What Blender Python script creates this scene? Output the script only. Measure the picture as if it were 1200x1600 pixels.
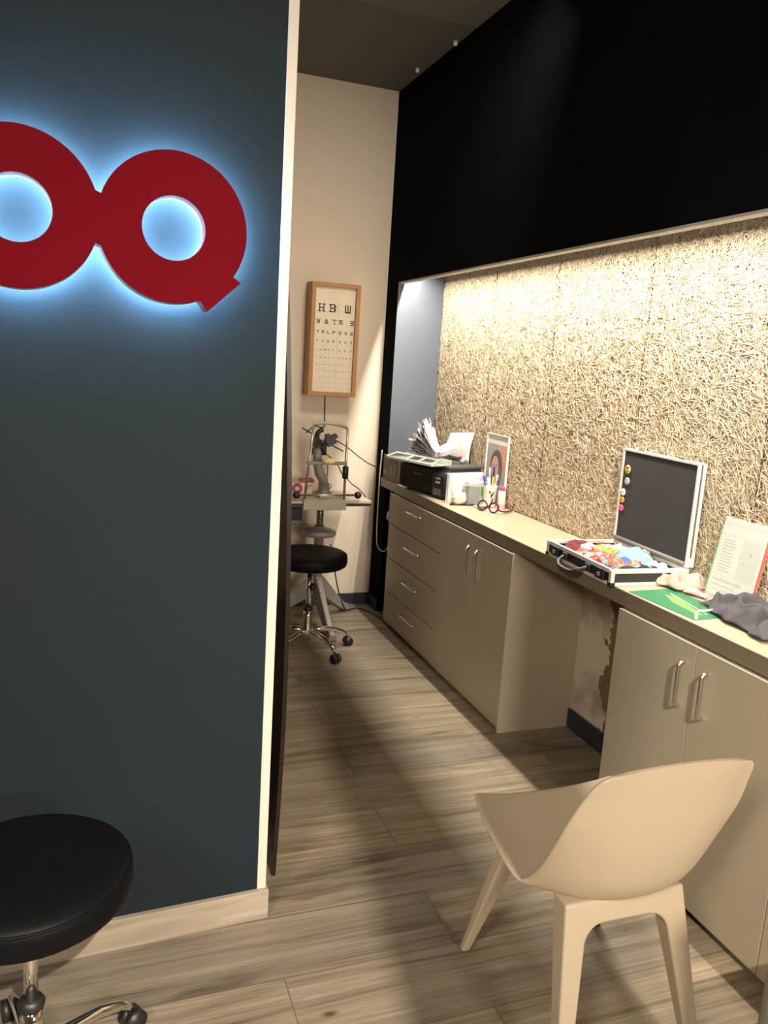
import bpy, bmesh, math, random
import numpy as np
from mathutils import Vector, Matrix, noise
for o in list(bpy.data.objects): bpy.data.objects.remove(o)
S = bpy.context.scene
COL = S.collection
R = math.radians
random.seed(7)

# ------------------------------------------------------------------ camera
F_PX = 1248.29; YAW, PITCH, ROLL = 0.35401498, -0.18615921, 0.06311255
cyw, syw, cpt, spt = math.cos(YAW), math.sin(YAW), math.cos(PITCH), math.sin(PITCH)
fwd = Vector((syw*cpt, cyw*cpt, spt)); r0 = Vector((cyw, -syw, 0)); u0 = r0.cross(fwd)
rt = math.cos(ROLL)*r0 + math.sin(ROLL)*u0; up = -math.sin(ROLL)*r0 + math.cos(ROLL)*u0
cam_d = bpy.data.cameras.new('camera'); cam = bpy.data.objects.new('camera', cam_d); COL.objects.link(cam)
M4 = Matrix.Identity(4)
for i in range(3):
    M4[i][0], M4[i][1], M4[i][2] = rt[i], up[i], -fwd[i]
M4[0][3], M4[1][3], M4[2][3] = 0, 0, 1.5
cam.matrix_world = M4
cam_d.sensor_fit = 'VERTICAL'; cam_d.sensor_height = 24.0; cam_d.lens = F_PX/1600*24
cam_d.clip_start = 0.02
S.camera = cam

# ------------------------------------------------------------------ world, exposure, lamps
S.view_settings.view_transform = 'Standard'; S.view_settings.look = 'None'
S.view_settings.gamma = 1; S.view_settings.use_curve_mapping = False
S.view_settings.exposure = 0.6
wd = bpy.data.worlds.new('world'); S.world = wd; wd.use_nodes = True
wd.node_tree.nodes['Background'].inputs[0].default_value = (1, .90, .76, 1)
wd.node_tree.nodes['Background'].inputs[1].default_value = 0.035

def area(name, loc, target, sx, sy, power, color, spread=180):
    l = bpy.data.lights.new(name, 'AREA'); l.shape = 'RECTANGLE'; l.size = sx; l.size_y = sy
    l.energy = power; l.color = color; l.spread = R(spread)
    o = bpy.data.objects.new(name, l); COL.objects.link(o); o.location = loc
    d = Vector(target) - Vector(loc)
    o.rotation_euler = d.to_track_quat('-Z', 'Y').to_euler(); return o
# LED line hidden behind the black fascia of the niche (shines straight down)
led = area('led_line_lamp', (1.686, 2.70, 2.04), (1.686, 2.70, 0), .012, 3.30, 62, (1, .92, .79))
led.rotation_euler = (0, R(18), 0)
# shop ceiling spot behind the camera; the others are added fill lights
area('ceiling_spot_light', (0.335, -1.35, 2.90), (0.335, 0.6, 0), .035, .035, 62, (1, .88, .72), 100)
area('rear_fill_light', (1.35, -2.0, 1.55), (1.1, 1.2, 0.65), .9, .9, 35, (1, .87, .71), 120)  # unseen low fill, added to light the chair back from behind
area('side_fill_light', (-1.3, -0.7, 2.60), (1.3, 2.3, 0.4), .5, .5, 12, (1, .87, .71), 80)  # side fill added to brighten the cabinet doors and side panel
area('alcove_fill_light', (1.36, 2.75, 2.93), (1.20, 4.5, 1.35), .40, .40, 5.4, (1, .88, .73), 95)  # unseen fill added to brighten the cream back wall

# ------------------------------------------------------------------ materials
MATS = {}
def nodes_of(m): return m.node_tree.nodes, m.node_tree.links
def mat(name, col, rough=.5, metal=0.0, var=.06, scale=30.0, bump=0.0, bscale=200.0, spec=.5, trans=0.0, emit=None, estr=0.0, alpha=1.0, stretch=None, coat=0.0):
    if name in MATS: return MATS[name]
    m = bpy.data.materials.new(name); m.use_nodes = True
    N, L = nodes_of(m); b = N['Principled BSDF']
    tc = N.new('ShaderNodeTexCoord'); src = tc.outputs['Object']
    if stretch:
        mp = N.new('ShaderNodeMapping'); mp.inputs['Scale'].default_value = stretch
        L.new(src, mp.inputs['Vector']); src = mp.outputs['Vector']
    nz = N.new('ShaderNodeTexNoise'); nz.inputs['Scale'].default_value = scale; nz.inputs['Detail'].default_value = 4
    L.new(src, nz.inputs['Vector'])
    mx = N.new('ShaderNodeMix'); mx.data_type = 'RGBA'
    c = Vector(col[:3])
    mx.inputs[6].default_value = (*(c*(1-var)), 1); mx.inputs[7].default_value = (*[min(1, x*(1+var)) for x in c], 1)
    L.new(nz.outputs['Fac'], mx.inputs[0]); L.new(mx.outputs[2], b.inputs['Base Color'])
    b.inputs['Roughness'].default_value = rough; b.inputs['Metallic'].default_value = metal
    b.inputs['Specular IOR Level'].default_value = spec; b.inputs['Coat Weight'].default_value = coat
    if trans: b.inputs['Transmission Weight'].default_value = trans
    if alpha < 1: b.inputs['Alpha'].default_value = alpha
    if emit:
        b.inputs['Emission Color'].default_value = (*emit, 1); b.inputs['Emission Strength'].default_value = estr
    if bump:
        n2 = N.new('ShaderNodeTexNoise'); n2.inputs['Scale'].default_value = bscale; n2.inputs['Detail'].default_value = 3
        L.new(src, n2.inputs['Vector'])
        bp = N.new('ShaderNodeBump'); bp.inputs['Strength'].default_value = bump; bp.inputs['Distance'].default_value = .002
        L.new(n2.outputs['Fac'], bp.inputs['Height']); L.new(bp.outputs['Normal'], b.inputs['Normal'])
    MATS[name] = m; return m

def floor_mat():
    m = bpy.data.materials.new('weathered_plank_tile'); m.use_nodes = True
    N, L = nodes_of(m); b = N['Principled BSDF']
    tc = N.new('ShaderNodeTexCoord'); mp = N.new('ShaderNodeMapping')
    mp.inputs['Location'].default_value = (0.355, -1.885+.22*20, 0); L.new(tc.outputs['Object'], mp.inputs['Vector'])
    br = N.new('ShaderNodeTexBrick'); br.inputs['Scale'].default_value = 1
    br.inputs['Brick Width'].default_value = 1.25; br.inputs['Row Height'].default_value = .22
    br.inputs['Mortar Size'].default_value = .0016; br.inputs['Mortar Smooth'].default_value = .1
    br.offset = .37; br.offset_frequency = 2
    br.inputs['Color1'].default_value = (0, 0, 0, 1); br.inputs['Color2'].default_value = (1, 1, 1, 1); br.inputs['Mortar'].default_value = (.5, .5, .5, 1)
    L.new(mp.outputs['Vector'], br.inputs['Vector'])
    # per-plank offset for the grain
    sep = N.new('ShaderNodeSeparateXYZ'); L.new(mp.outputs['Vector'], sep.inputs[0])
    dv = N.new('ShaderNodeMath'); dv.operation = 'DIVIDE'; dv.inputs[1].default_value = .22; L.new(sep.outputs[1], dv.inputs[0])
    fl = N.new('ShaderNodeMath'); fl.operation = 'FLOOR'; L.new(dv.outputs[0], fl.inputs[0])
    ad = N.new('ShaderNodeMath'); ad.operation = 'MULTIPLY_ADD'; ad.inputs[1].default_value = 3.7; L.new(fl.outputs[0], ad.inputs[0]); L.new(br.outputs['Color'], ad.inputs[2])
    cb = N.new('ShaderNodeCombineXYZ'); L.new(sep.outputs[0], cb.inputs[0]); L.new(sep.outputs[1], cb.inputs[1]); L.new(ad.outputs[0], cb.inputs[2])
    def grain(sx, sy, sc, det, dist=0, rough=.6):
        q = N.new('ShaderNodeMapping'); q.inputs['Scale'].default_value = (sx, sy, 1); L.new(cb.outputs[0], q.inputs['Vector'])
        t = N.new('ShaderNodeTexNoise'); t.inputs['Scale'].default_value = sc; t.inputs['Detail'].default_value = det
        t.inputs['Distortion'].default_value = dist; t.inputs['Roughness'].default_value = rough
        L.new(q.outputs[0], t.inputs['Vector']); return t.outputs['Fac']
    g1 = grain(.55, 17, 2.0, 8, .7, .62); g2 = grain(1.3, 75, 3.0, 4, .2); g3 = grain(.9, 5, 1.7, 4, .8)
    def ramp(src, stops):
        r = N.new('ShaderNodeValToRGB'); e = r.color_ramp.elements
        e[0].position, e[0].color = stops[0][0], (*stops[0][1], 1); e[1].position, e[1].color = stops[-1][0], (*stops[-1][1], 1)
        for p, c in stops[1:-1]:
            n = e.new(p); n.color = (*c, 1)
        L.new(src, r.inputs[0]); return r.outputs[0]
    base = ramp(g1, [(.28, (.070, .056, .040)), (.37, (.185, .152, .110)), (.55, (.255, .212, .155)), (.75, (.34, .285, .215))])
    fine = ramp(g2, [(.3, (.68, .67, .65)), (.7, (1.14, 1.14, 1.14))])
    blot = ramp(g3, [(.30, (.52, .50, .48)), (.44, (.95, .95, .95)), (.75, (1.12, 1.1, 1.06))])
    def mul(a, c, f=1.0):
        x = N.new('ShaderNodeMix'); x.data_type = 'RGBA'; x.blend_type = 'MULTIPLY'; x.inputs[0].default_value = f
        L.new(a, x.inputs[6]); L.new(c, x.inputs[7]); return x.outputs[2]
    c = mul(mul(base, fine), blot)
    tone = ramp(br.outputs['Color'], [(0, (.82, .82, .84)), (1, (1.12, 1.08, 1.0))]); c = mul(c, tone)
    # knots
    vo = N.new('ShaderNodeTexVoronoi'); vo.inputs['Scale'].default_value = 3.2; q = N.new('ShaderNodeMapping'); q.inputs['Scale'].default_value = (.8, 1.8, 1)
    L.new(cb.outputs[0], q.inputs['Vector']); L.new(q.outputs[0], vo.inputs['Vector'])
    kn = ramp(vo.outputs['Distance'], [(.025, (.3, .25, .2)), (.07, (1, 1, 1))]); c = mul(c, kn)
    x = N.new('ShaderNodeMix'); x.data_type = 'RGBA'; L.new(br.outputs['Fac'], x.inputs[0]); L.new(c, x.inputs[6]); x.inputs[7].default_value = (.10, .08, .06, 1)
    L.new(x.outputs[2], b.inputs['Base Color'])
    b.inputs['Roughness'].default_value = .5; b.inputs['Specular IOR Level'].default_value = .35
    bp = N.new('ShaderNodeBump'); bp.inputs['Strength'].default_value = .25; bp.inputs['Distance'].default_value = .001
    L.new(g2, bp.inputs['Height']); L.new(bp.outputs[0], b.inputs['Normal'])
    return m

def wall_right_mat():
    m = bpy.data.materials.new('plaster_with_bare_strip'); m.use_nodes = True
    N, L = nodes_of(m); b = N['Principled BSDF']; tc = N.new('ShaderNodeTexCoord')
    sep = N.new('ShaderNodeSeparateXYZ'); L.new(tc.outputs['Object'], sep.inputs[0])
    n = N.new('ShaderNodeTexNoise'); n.inputs['Scale'].default_value = 9; n.inputs['Detail'].default_value = 5; L.new(tc.outputs['Object'], n.inputs['Vector'])
    a = N.new('ShaderNodeMath'); a.operation = 'MULTIPLY_ADD'; a.inputs[1].default_value = .22; L.new(n.outputs['Fac'], a.inputs[0]); L.new(sep.outputs[1], a.inputs[2])
    lt = N.new('ShaderNodeMath'); lt.operation = 'LESS_THAN'; lt.inputs[1].default_value = 2.645; L.new(a.outputs[0], lt.inputs[0])
    sp = N.new('ShaderNodeTexVoronoi'); sp.inputs['Scale'].default_value = 160; L.new(tc.outputs['Object'], sp.inputs['Vector'])
    r = N.new('ShaderNodeValToRGB'); r.color_ramp.elements[0].color = (.27, .16, .085, 1); r.color_ramp.elements[1].color = (.13, .075, .04, 1); r.color_ramp.elements[1].position = .7
    L.new(sp.outputs['Distance'], r.inputs[0])
    n2 = N.new('ShaderNodeTexNoise'); n2.inputs['Scale'].default_value = 4; n2.inputs['Detail'].default_value = 6; L.new(tc.outputs['Object'], n2.inputs['Vector'])
    r2 = N.new('ShaderNodeValToRGB'); r2.color_ramp.elements[0].color = (.30, .23, .17, 1); r2.color_ramp.elements[0].position = .36
    r2.color_ramp.elements[1].color = (.52, .44, .35, 1); r2.color_ramp.elements[1].position = .5; L.new(n2.outputs['Fac'], r2.inputs[0])
    x = N.new('ShaderNodeMix'); x.data_type = 'RGBA'; L.new(lt.outputs[0], x.inputs[0]); L.new(r2.outputs[0], x.inputs[6]); L.new(r.outputs[0], x.inputs[7])
    L.new(x.outputs[2], b.inputs['Base Color']); b.inputs['Roughness'].default_value = .9
    return m

def fibre_mat():
    m = bpy.data.materials.new('wood_wool_fibre'); m.use_nodes = True
    N, L = nodes_of(m); b = N['Principled BSDF']; tc = N.new('ShaderNodeTexCoord')
    n = N.new('ShaderNodeTexNoise'); n.inputs['Scale'].default_value = 60; n.inputs['Detail'].default_value = 2; L.new(tc.outputs['Object'], n.inputs['Vector'])
    r = N.new('ShaderNodeValToRGB'); r.color_ramp.elements[0].color = (.44, .335, .215, 1); r.color_ramp.elements[0].position = .3
    r.color_ramp.elements[1].color = (.74, .63, .465, 1); r.color_ramp.elements[1].position = .62
    L.new(n.outputs['Fac'], r.inputs[0]); L.new(r.outputs[0], b.inputs['Base Color']); b.inputs['Roughness'].default_value = .85
    b.inputs['Specular IOR Level'].default_value = .2
    return m

def cloth_pattern(name, cols, scale=14.0):
    m = bpy.data.materials.new(name); m.use_nodes = True
    N, L = nodes_of(m); b = N['Principled BSDF']; tc = N.new('ShaderNodeTexCoord')
    n = N.new('ShaderNodeTexNoise'); n.inputs['Scale'].default_value = scale; n.inputs['Detail'].default_value = 1; n.inputs['Distortion'].default_value = 1.2
    L.new(tc.outputs['Object'], n.inputs['Vector'])
    r = N.new('ShaderNodeValToRGB'); r.color_ramp.interpolation = 'CONSTANT'; e = r.color_ramp.elements
    k = len(cols); e[0].position = 0; e[0].color = (*cols[0], 1); e[1].position = .33+.34*(k-1)/k; e[1].color = (*cols[-1], 1)
    for i in range(1, k-1):
        q = e.new(.33+.34*i/k); q.color = (*cols[i], 1)
    L.new(n.outputs['Fac'], r.inputs[0]); L.new(r.outputs[0], b.inputs['Base Color']); b.inputs['Roughness'].default_value = .8
    return m

# ------------------------------------------------------------------ mesh kit
class MB:
    def __init__(s, org=(0, 0, 0)):
        s.v, s.f, s.sm = [], [], []; s.o = Vector(org)
    def add(s, vs, fs, smooth=False):
        k = len(s.v); s.v += [Vector(p) for p in vs]
        s.f += [tuple(i+k for i in f) for f in fs]; s.sm += [smooth]*len(fs); return s
    def box(s, a, b):
        x0, y0, z0 = [min(p, q) for p, q in zip(a, b)]; x1, y1, z1 = [max(p, q) for p, q in zip(a, b)]
        return s.add([(x0, y0, z0), (x1, y0, z0), (x1, y1, z0), (x0, y1, z0), (x0, y0, z1), (x1, y0, z1), (x1, y1, z1), (x0, y1, z1)],
                     [(0, 3, 2, 1), (4, 5, 6, 7), (0, 1, 5, 4), (1, 2, 6, 5), (2, 3, 7, 6), (3, 0, 4, 7)])
    def obox(s, c, ax, ay, az):   # centre + three half-axis vectors
        c, ax, ay, az = map(Vector, (c, ax, ay, az)); vs = []
        for k in (-1, 1):
            for i, j in ((-1, -1), (1, -1), (1, 1), (-1, 1)): vs.append(c+ax*i+ay*j+az*k)
        return s.add(vs, [(0, 3, 2, 1), (4, 5, 6, 7), (0, 1, 5, 4), (1, 2, 6, 5), (2, 3, 7, 6), (3, 0, 4, 7)])
    def tube(s, pts, rad, n=10, cap=True, flat=None):
        pts = [Vector(p) for p in pts]; m = len(pts)
        if not hasattr(rad, '__len__'): rad = [rad]*m
        vs, fs = [], []; prev = None
        for i, p in enumerate(pts):
            t = (pts[min(i+1, m-1)]-pts[max(i-1, 0)]).normalized()
            if prev is None:
                a = Vector((0, 0, 1)) if abs(t.z) < .9 else Vector((1, 0, 0)); x = t.cross(a).normalized()
            else:
                x = (prev - t*prev.dot(t)).normalized()
            prev = x; y = t.cross(x)
            for k in range(n):
                an = 2*math.pi*k/n; vs.append(p+(x*math.cos(an)+y*math.sin(an)*(flat or 1))*rad[i])
        for i in range(m-1):
            for k in range(n):
                a, b = i*n+k, i*n+(k+1) % n; fs.append((a, b, b+n, a+n))
        if cap: fs += [tuple(range(n))[::-1], tuple(range((m-1)*n, m*n))]
        return s.add(vs, fs, True)
    def cyl(s, a, b, r1, r2=None, n=20): return s.tube([a, b], [r1, r1 if r2 is None else r2], n)
    def lathe(s, prof, c=(0, 0, 0), n=32, axis='Z', mat3=None):
        c = Vector(c); vs, fs = [], []
        for (r, z) in prof:
            for k in range(n):
                a = 2*math.pi*k/n; p = Vector((r*math.cos(a), r*math.sin(a), z))
                if mat3: p = mat3 @ p
                vs.append(c+p)
        for i in range(len(prof)-1):
            for k in range(n):
                a, b = i*n+k, i*n+(k+1) % n; fs.append((a, b, b+n, a+n))
        fs += [tuple(range(n))[::-1], tuple(range((len(prof)-1)*n, len(prof)*n))]
        return s.add(vs, fs, True)
    def ball(s, c, r, sc=(1, 1, 1), n=16, mt=None):
        vs, fs = [], []; c = Vector(c); h = n//2
        for i in range(h+1):
            th = math.pi*i/h
            for k in range(n):
                a = 2*math.pi*k/n; p = Vector((r*sc[0]*math.sin(th)*math.cos(a), r*sc[1]*math.sin(th)*math.sin(a), r*sc[2]*math.cos(th)))
                if mt: p = mt @ p
                vs.append(c+p)
        for i in range(h):
            for k in range(n):
                a, b = i*n+k, i*n+(k+1) % n; fs.append((a, a+n, b+n, b))
        return s.add(vs, fs, True)
    def prism(s, poly, O, ux, uy, d):   # polygon in the (ux,uy) frame at O, extruded by vector d
        O, ux, uy, d = map(Vector, (O, ux, uy, d)); n = len(poly)
        b = [O+ux*x+uy*y for x, y in poly]; vs = b+[p+d for p in b]
        fs = [tuple(range(n))[::-1], tuple(range(n, 2*n))]+[(i, (i+1) % n, (i+1) % n+n, i+n) for i in range(n)]
        return s.add(vs, fs)
    def grid(s, P, smooth=True):        # P[i][j] points
        n, m = len(P), len(P[0]); vs = [p for row in P for p in row]
        return s.add(vs, [(i*m+j, i*m+j+1, (i+1)*m+j+1, (i+1)*m+j) for i in range(n-1) for j in range(m-1)], smooth)
    def build(s, name, m, parent=None, bevel=0.0, solid=0.0, subsurf=0, seg=2, weld=False, **tags):
        me = bpy.data.meshes.new(name); me.from_pydata([tuple(p-s.o) for p in s.v], [], s.f); me.update()
        me.polygons.foreach_set('use_smooth', s.sm)
        bm = bmesh.new(); bm.from_mesh(me)
        if weld: bmesh.ops.remove_doubles(bm, verts=bm.verts, dist=1e-5)
        bmesh.ops.recalc_face_normals(bm, faces=bm.faces); bm.to_mesh(me); bm.free()
        me.materials.append(m)
        o = bpy.data.objects.new(name, me); COL.objects.link(o)
        if parent is None: o.location = s.o
        else: o.parent = parent
        if solid:
            d = o.modifiers.new('solid', 'SOLIDIFY'); d.thickness = solid; d.offset = 0
        if bevel:
            d = o.modifiers.new('bevel', 'BEVEL'); d.width = bevel; d.segments = seg; d.limit_method = 'ANGLE'; d.angle_limit = R(40)
            d.harden_normals = False
        if subsurf:
            d = o.modifiers.new('sub', 'SUBSURF'); d.levels = subsurf; d.render_levels = subsurf
        for k, v in tags.items(): o[k] = v
        return o
def tag(o, label, cat, group=None):
    o['label'] = label; o['category'] = cat
    if group: o['group'] = group
    return o
def thing(name, label, cat, loc, rz=0.0, group=None):
    o = bpy.data.objects.new(name, None); COL.objects.link(o); o.location = loc; o.rotation_euler = (0, 0, rz)
    o.empty_display_size = .05
    return tag(o, label, cat, group)
def struct(o): o['kind'] = 'structure'; return o
def copy_tree(o, parent=None):
    c = o.copy(); COL.objects.link(c)
    if parent: c.parent = parent
    for ch in list(o.children): copy_tree(ch, c)
    return c
def smooth_path(pts, k=6):
    P = [Vector(p) for p in pts]; out = []
    for i in range(len(P)-1):
        a, b, c, d = P[max(i-1, 0)], P[i], P[i+1], P[min(i+2, len(P)-1)]
        for j in range(k):
            t = j/k; out.append(.5*((2*b)+(c-a)*t+(2*a-5*b+4*c-d)*t*t+(3*b-a-3*c+d)*t**3))
    out.append(P[-1]); return out
FONT = {'H': '10001 10001 11111 10001 10001', 'B': '11110 10001 11110 10001 11110', 'N': '10001 11001 10101 10011 10001', 'A': '01110 10001 11111 10001 10001',
 'T': '11111 00100 00100 00100 00100', 'R': '11110 10001 11110 10010 10001', 'L': '10000 10000 10000 10000 11111', 'F': '11111 10000 11110 10000 10000', 'P': '11110 10001 11110 10000 10000',
 'E': '11111 10000 11111 10000 11111', 'O': '01110 10001 10001 10001 01110', 'D': '11110 10001 10001 10001 11110', 'V': '10001 10001 01010 01010 00100', 'S': '01111 10000 01110 00001 11110',
 'C': '01111 10000 10000 10000 01111', 'Z': '11111 00010 00100 01000 11111', 'Y': '10001 01010 00100 00100 00100', 'U': '10001 10001 10001 10001 01110', 'K': '10010 10100 11000 10100 10010',
 '<': '11111 00001 11111 00001 11111', 'W': '10101 10101 10101 10101 11111', 'M': '11111 10101 10101 10101 10101', 'I': '01110 00100 00100 00100 01110', '5': '11111 10000 11110 00001 11110',
 '1': '00100 01100 00100 00100 01110', '0': '01110 10001 10001 10001 01110', '2': '11110 00001 01110 10000 11111', ' ': '00000 00000 00000 00000 00000'}
BIG = {'H': '1110111 0100010 0100010 0111110 0100010 0100010 1110111', 'B': '1111110 0100011 0100011 0111110 0100011 0100011 1111110', 'N': '1100111 0110010 0111010 0101110 0101110 0100110 1110010',
 'A': '0011000 0011100 0110100 0100110 0111110 0100010 1110111', 'T': '1111111 1001001 0001000 0001000 0001000 0001000 0011100'}
def glyph(mb, ch, O, ux, uy, w, h, d, big=False):   # O = lower-left corner; runs of the bitmap become bars
    rows = (BIG if big and ch in BIG else FONT).get(ch, FONT['O']).split(); n = len(rows); m = len(rows[0])
    for r, row in enumerate(rows):
        c = 0
        while c < m:
            if row[c] == '1':
                e = c
                while e+1 < m and row[e+1] == '1': e += 1
                x0, x1 = c/m*w, (e+1)/m*w; y0, y1 = h*(1-(r+1)/n), h*(1-r/n)
                mb.prism([(x0, y0), (x1, y0), (x1, y1), (x0, y1)], O, ux, uy, d); c = e+1
            else: c += 1
def crumple(c, sx, sy, rz, amp, seed, n=22, freq=9.0, zig=0, dome=0.0, tiltx=0.0, mb=None, base=.004, org=None):
    mb = mb or MB(org or c); cr, sr = math.cos(rz), math.sin(rz); P = []
    for i in range(n+1):
        row = []
        for j in range(n+1):
            u, v = 2*i/n-1, 2*j/n-1; x, y = u*sx/2, v*sy/2
            if zig and (i in (0, n) or j in (0, n)) and (i+j) % 2: x *= 1-zig; y *= 1-zig
            q = Vector((x*freq+seed*7.3, y*freq-seed*3.1, seed*1.7))
            rid = 1-abs(noise.noise(q))*1.9; h = amp*(.55*rid*rid+.45*(noise.noise(q*2.1)+.5))
            e = min(1, 1.25*(1-max(abs(u), abs(v))**4)+.12)
            h = max(0, h)*e + dome*(1-u*u)*(1-v*v)
            wx = .02*noise.noise(q+Vector((5, 0, 0)))*1.2; wy = .02*noise.noise(q+Vector((0, 9, 0)))*1.2
            X, Y = (x+wx), (y+wy)
            row.append(Vector((c[0]+X*cr-Y*sr, c[1]+X*sr+Y*cr, c[2]+base+h+tiltx*u)))
        P.append(row)
    return mb.grid(P)

# ------------------------------------------------------------------ setting
cream = mat('cream_wall_paint', (.70, .60, .48), .85, var=.03, scale=6, bump=.15, bscale=300)
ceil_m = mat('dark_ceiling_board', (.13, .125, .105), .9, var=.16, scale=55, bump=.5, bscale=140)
black_m = mat('black_fascia_paint', (.005, .0052, .006), .95, var=.1, scale=8, spec=.03)
niche_m = mat('slate_blue_grey_paint', (.11, .125, .16), .6, var=.05, scale=8)
blue_m = mat('petrol_blue_wall_paint', (.0068, .0135, .0178), .75, var=.06, scale=5, bump=.1, bscale=350, spec=.2)
white_trim = mat('off_white_trim', (.50, .46, .40), .5, var=.03, scale=20)
base_dark = mat('anthracite_baseboard', (.018, .022, .028), .5, var=.1)
floor_m = floor_mat()
base_tile = mat('wood_look_tile_skirting', (.29, .245, .19), .5, var=.5, scale=3.5, stretch=(1.2, 1.2, 14), spec=.35)

struct(MB().box((-2.6, -3, -.1), (2.3, 4.7, 0)).build('floor', floor_m))
struct(MB().box((-2.6, -3, 2.991), (2.3, 3.58, 3.1)).build('ceiling', mat('ceiling_board_lit', (.165, .16, .14), .9, var=.14, scale=55, bump=.5, bscale=140)))  # lighter tone paints in the stronger light on the near boards
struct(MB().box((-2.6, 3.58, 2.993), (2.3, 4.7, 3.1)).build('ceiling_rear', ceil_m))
struct(MB().box((-1.0, 4.574, 0), (1.98, 4.7, 2.993)).build('wall_back', cream))
struct(MB().box((-1.1, 2.02, 0), (-1.0, 4.7, 2.991)).build('wall_left', cream))
struct(MB().box((-2.6, -3, 0), (-2.5, 2.02, 2.991)).build('wall_left', cream))
struct(MB().box((1.926, -3, 0), (2.05, 4.39, 2.2)).build('wall_right', wall_right_mat()))
struct(MB().box((1.623, 4.389, 0), (2.05, 4.574, 2.991)).build('wall_pier', black_m))
struct(MB().box((1.6235, 4.3875, .828), (1.926, 4.389, 2.12)).build('wall_niche', niche_m))
struct(MB().box((1.623, -3, 1.945), (1.66, 4.389, 2.991)).build('wall_fascia', black_m))
struct(MB().box((1.6238, -3, 1.936), (1.66, 4.389, 1.945)).build('trim_1', mat('fascia_edge_grey', (.42, .40, .37), .6, var=.05)))
struct(MB().box((1.66, -3, 2.12), (2.05, 4.389, 2.18)).build('ceiling_niche', black_m))
struct(MB().box((-.999, 4.560, 0), (1.623, 4.574, .068)).build('baseboard_back', base_dark, bevel=.002))
struct(MB().box((1.609, 4.395, 0), (1.623, 4.574, .068)).build('baseboard_pier', base_dark, bevel=.002))
struct(MB().box((1.912, 2.066, 0), (1.926, 2.741, .085)).build('baseboard_right', base_dark, bevel=.002))

struct(MB().box((.4486, -.50, 0), (.66, -.42, 2.991)).build('shadow_blocker_post', cream))  # unseen post added to block the spot and cast the floor shadow band
# partition: blue wall with the sign, slightly rotated
PA = R(2.9); PU = Vector((math.cos(PA), math.sin(PA), 0)); PN = Vector((math.sin(PA), -math.cos(PA), 0)); PO = Vector((.430, 1.902, 0))
def W(u, n, z): return PO+PU*u+PN*n+Vector((0, 0, z))
def wbox(mb, u0, u1, n0, n1, z0, z1):
    return mb.obox(W((u0+u1)/2, (n0+n1)/2, (z0+z1)/2), PU*(u1-u0)/2, PN*(n1-n0)/2, Vector((0, 0, (z1-z0)/2)))
struct(wbox(MB(), -2.9, -.024, -.10, 0, 0, 2.99).build('wall_partition', blue_m))
struct(wbox(MB(), -.024, 0, -.10, .003, .085, 2.99).build('trim_2', white_trim, bevel=.0015))
struct(wbox(MB(), -2.9, .006, -.10, .014, 0, .085).build('baseboard_partition', base_tile, bevel=.002))

# wood-wool panels that clad the niche
fib_m = fibre_mat(); fib_back = mat('wood_wool_gap_shade', (.10, .065, .035), .95, var=.3, scale=150, bump=.6, bscale=300)  # backing colour darkened to paint shade into the gaps between fibres
rng = np.random.default_rng(5)
def fibre_panel(y0, y1, z0, z1):
    A = (y1-y0)*(z1-z0); n = int(A*18000); SEG = 7
    cy = rng.uniform(y0, y1, n); cz = rng.uniform(z0, z1, n); L_ = rng.uniform(.035, .13, n); th = rng.uniform(0, math.pi, n)
    k = rng.normal(0, 9, n); wdt = rng.uniform(.0009, .0018, n); hx = rng.uniform(.0005, .0130, n); tl = rng.normal(0, .04, n)
    t = np.linspace(-.5, .5, SEG+1)[None, :]*L_[:, None]
    ang = th[:, None]+k[:, None]*t
    dy, dz = np.cos(ang), np.sin(ang); ds = (L_/SEG)[:, None]
    py = np.cumsum(dy*ds, 1); pz = np.cumsum(dz*ds, 1); py += (cy-py.mean(1))[:, None]; pz += (cz-pz.mean(1))[:, None]
    px = hx[:, None]+tl[:, None]*t+.0012*np.sin(t*90+th[:, None]*9)
    V = np.empty((n, SEG+1, 3, 3))
    for a, (off, out) in enumerate(((-1, -.0014), (0, .0), (1, -.0014))):
        V[:, :, a, 0] = 1.926-.010-(px+out); V[:, :, a, 1] = np.clip(py-dz*wdt[:, None]*off, y0+.0012, y1-.0012)
        V[:, :, a, 2] = np.clip(pz+dy*wdt[:, None]*off, z0+.001, z1)
    ids = np.arange(n*(SEG+1)*3).reshape(n, SEG+1, 3)
    q = np.stack([ids[:, :-1, :-1], ids[:, :-1, 1:], ids[:, 1:, 1:], ids[:, 1:, :-1]], -1).reshape(-1, 4)
    b = [(1.914, y0+.001, z0), (1.926, y0+.001, z0), (1.926, y1-.001, z0), (1.914, y1-.001, z0), (1.914, y0+.001, z1), (1.926, y0+.001, z1), (1.926, y1-.001, z1), (1.914, y1-.001, z1)]
    nv = n*(SEG+1)*3
    allv = np.vstack([V.reshape(-1, 3), np.array(b)])
    bq = np.array([(0, 3, 2, 1), (4, 5, 6, 7), (0, 1, 5, 4), (1, 2, 6, 5), (2, 3, 7, 6), (3, 0, 4, 7)])+nv
    faces = np.vstack([q, bq])
    me = bpy.data.meshes.new('wall_cladding'); me.vertices.add(len(allv)); me.vertices.foreach_set('co', allv.ravel())
    me.loops.add(faces.size); me.loops.foreach_set('vertex_index', faces.ravel().astype(np.int32))
    me.polygons.add(len(faces)); me.polygons.foreach_set('loop_start', np.arange(0, faces.size, 4, dtype=np.int32))
    mi = np.zeros(len(faces), dtype=np.int32); mi[-6:] = 1
    me.materials.append(fib_m); me.materials.append(fib_back); me.polygons.foreach_set('material_index', mi)
    me.update(calc_edges=True); me.validate()
    o = bpy.data.objects.new('wall_cladding', me); COL.objects.link(o); struct(o)
ys = [4.387, 3.733, 3.141, 2.504, 1.88, 1.26, .64]
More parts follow.
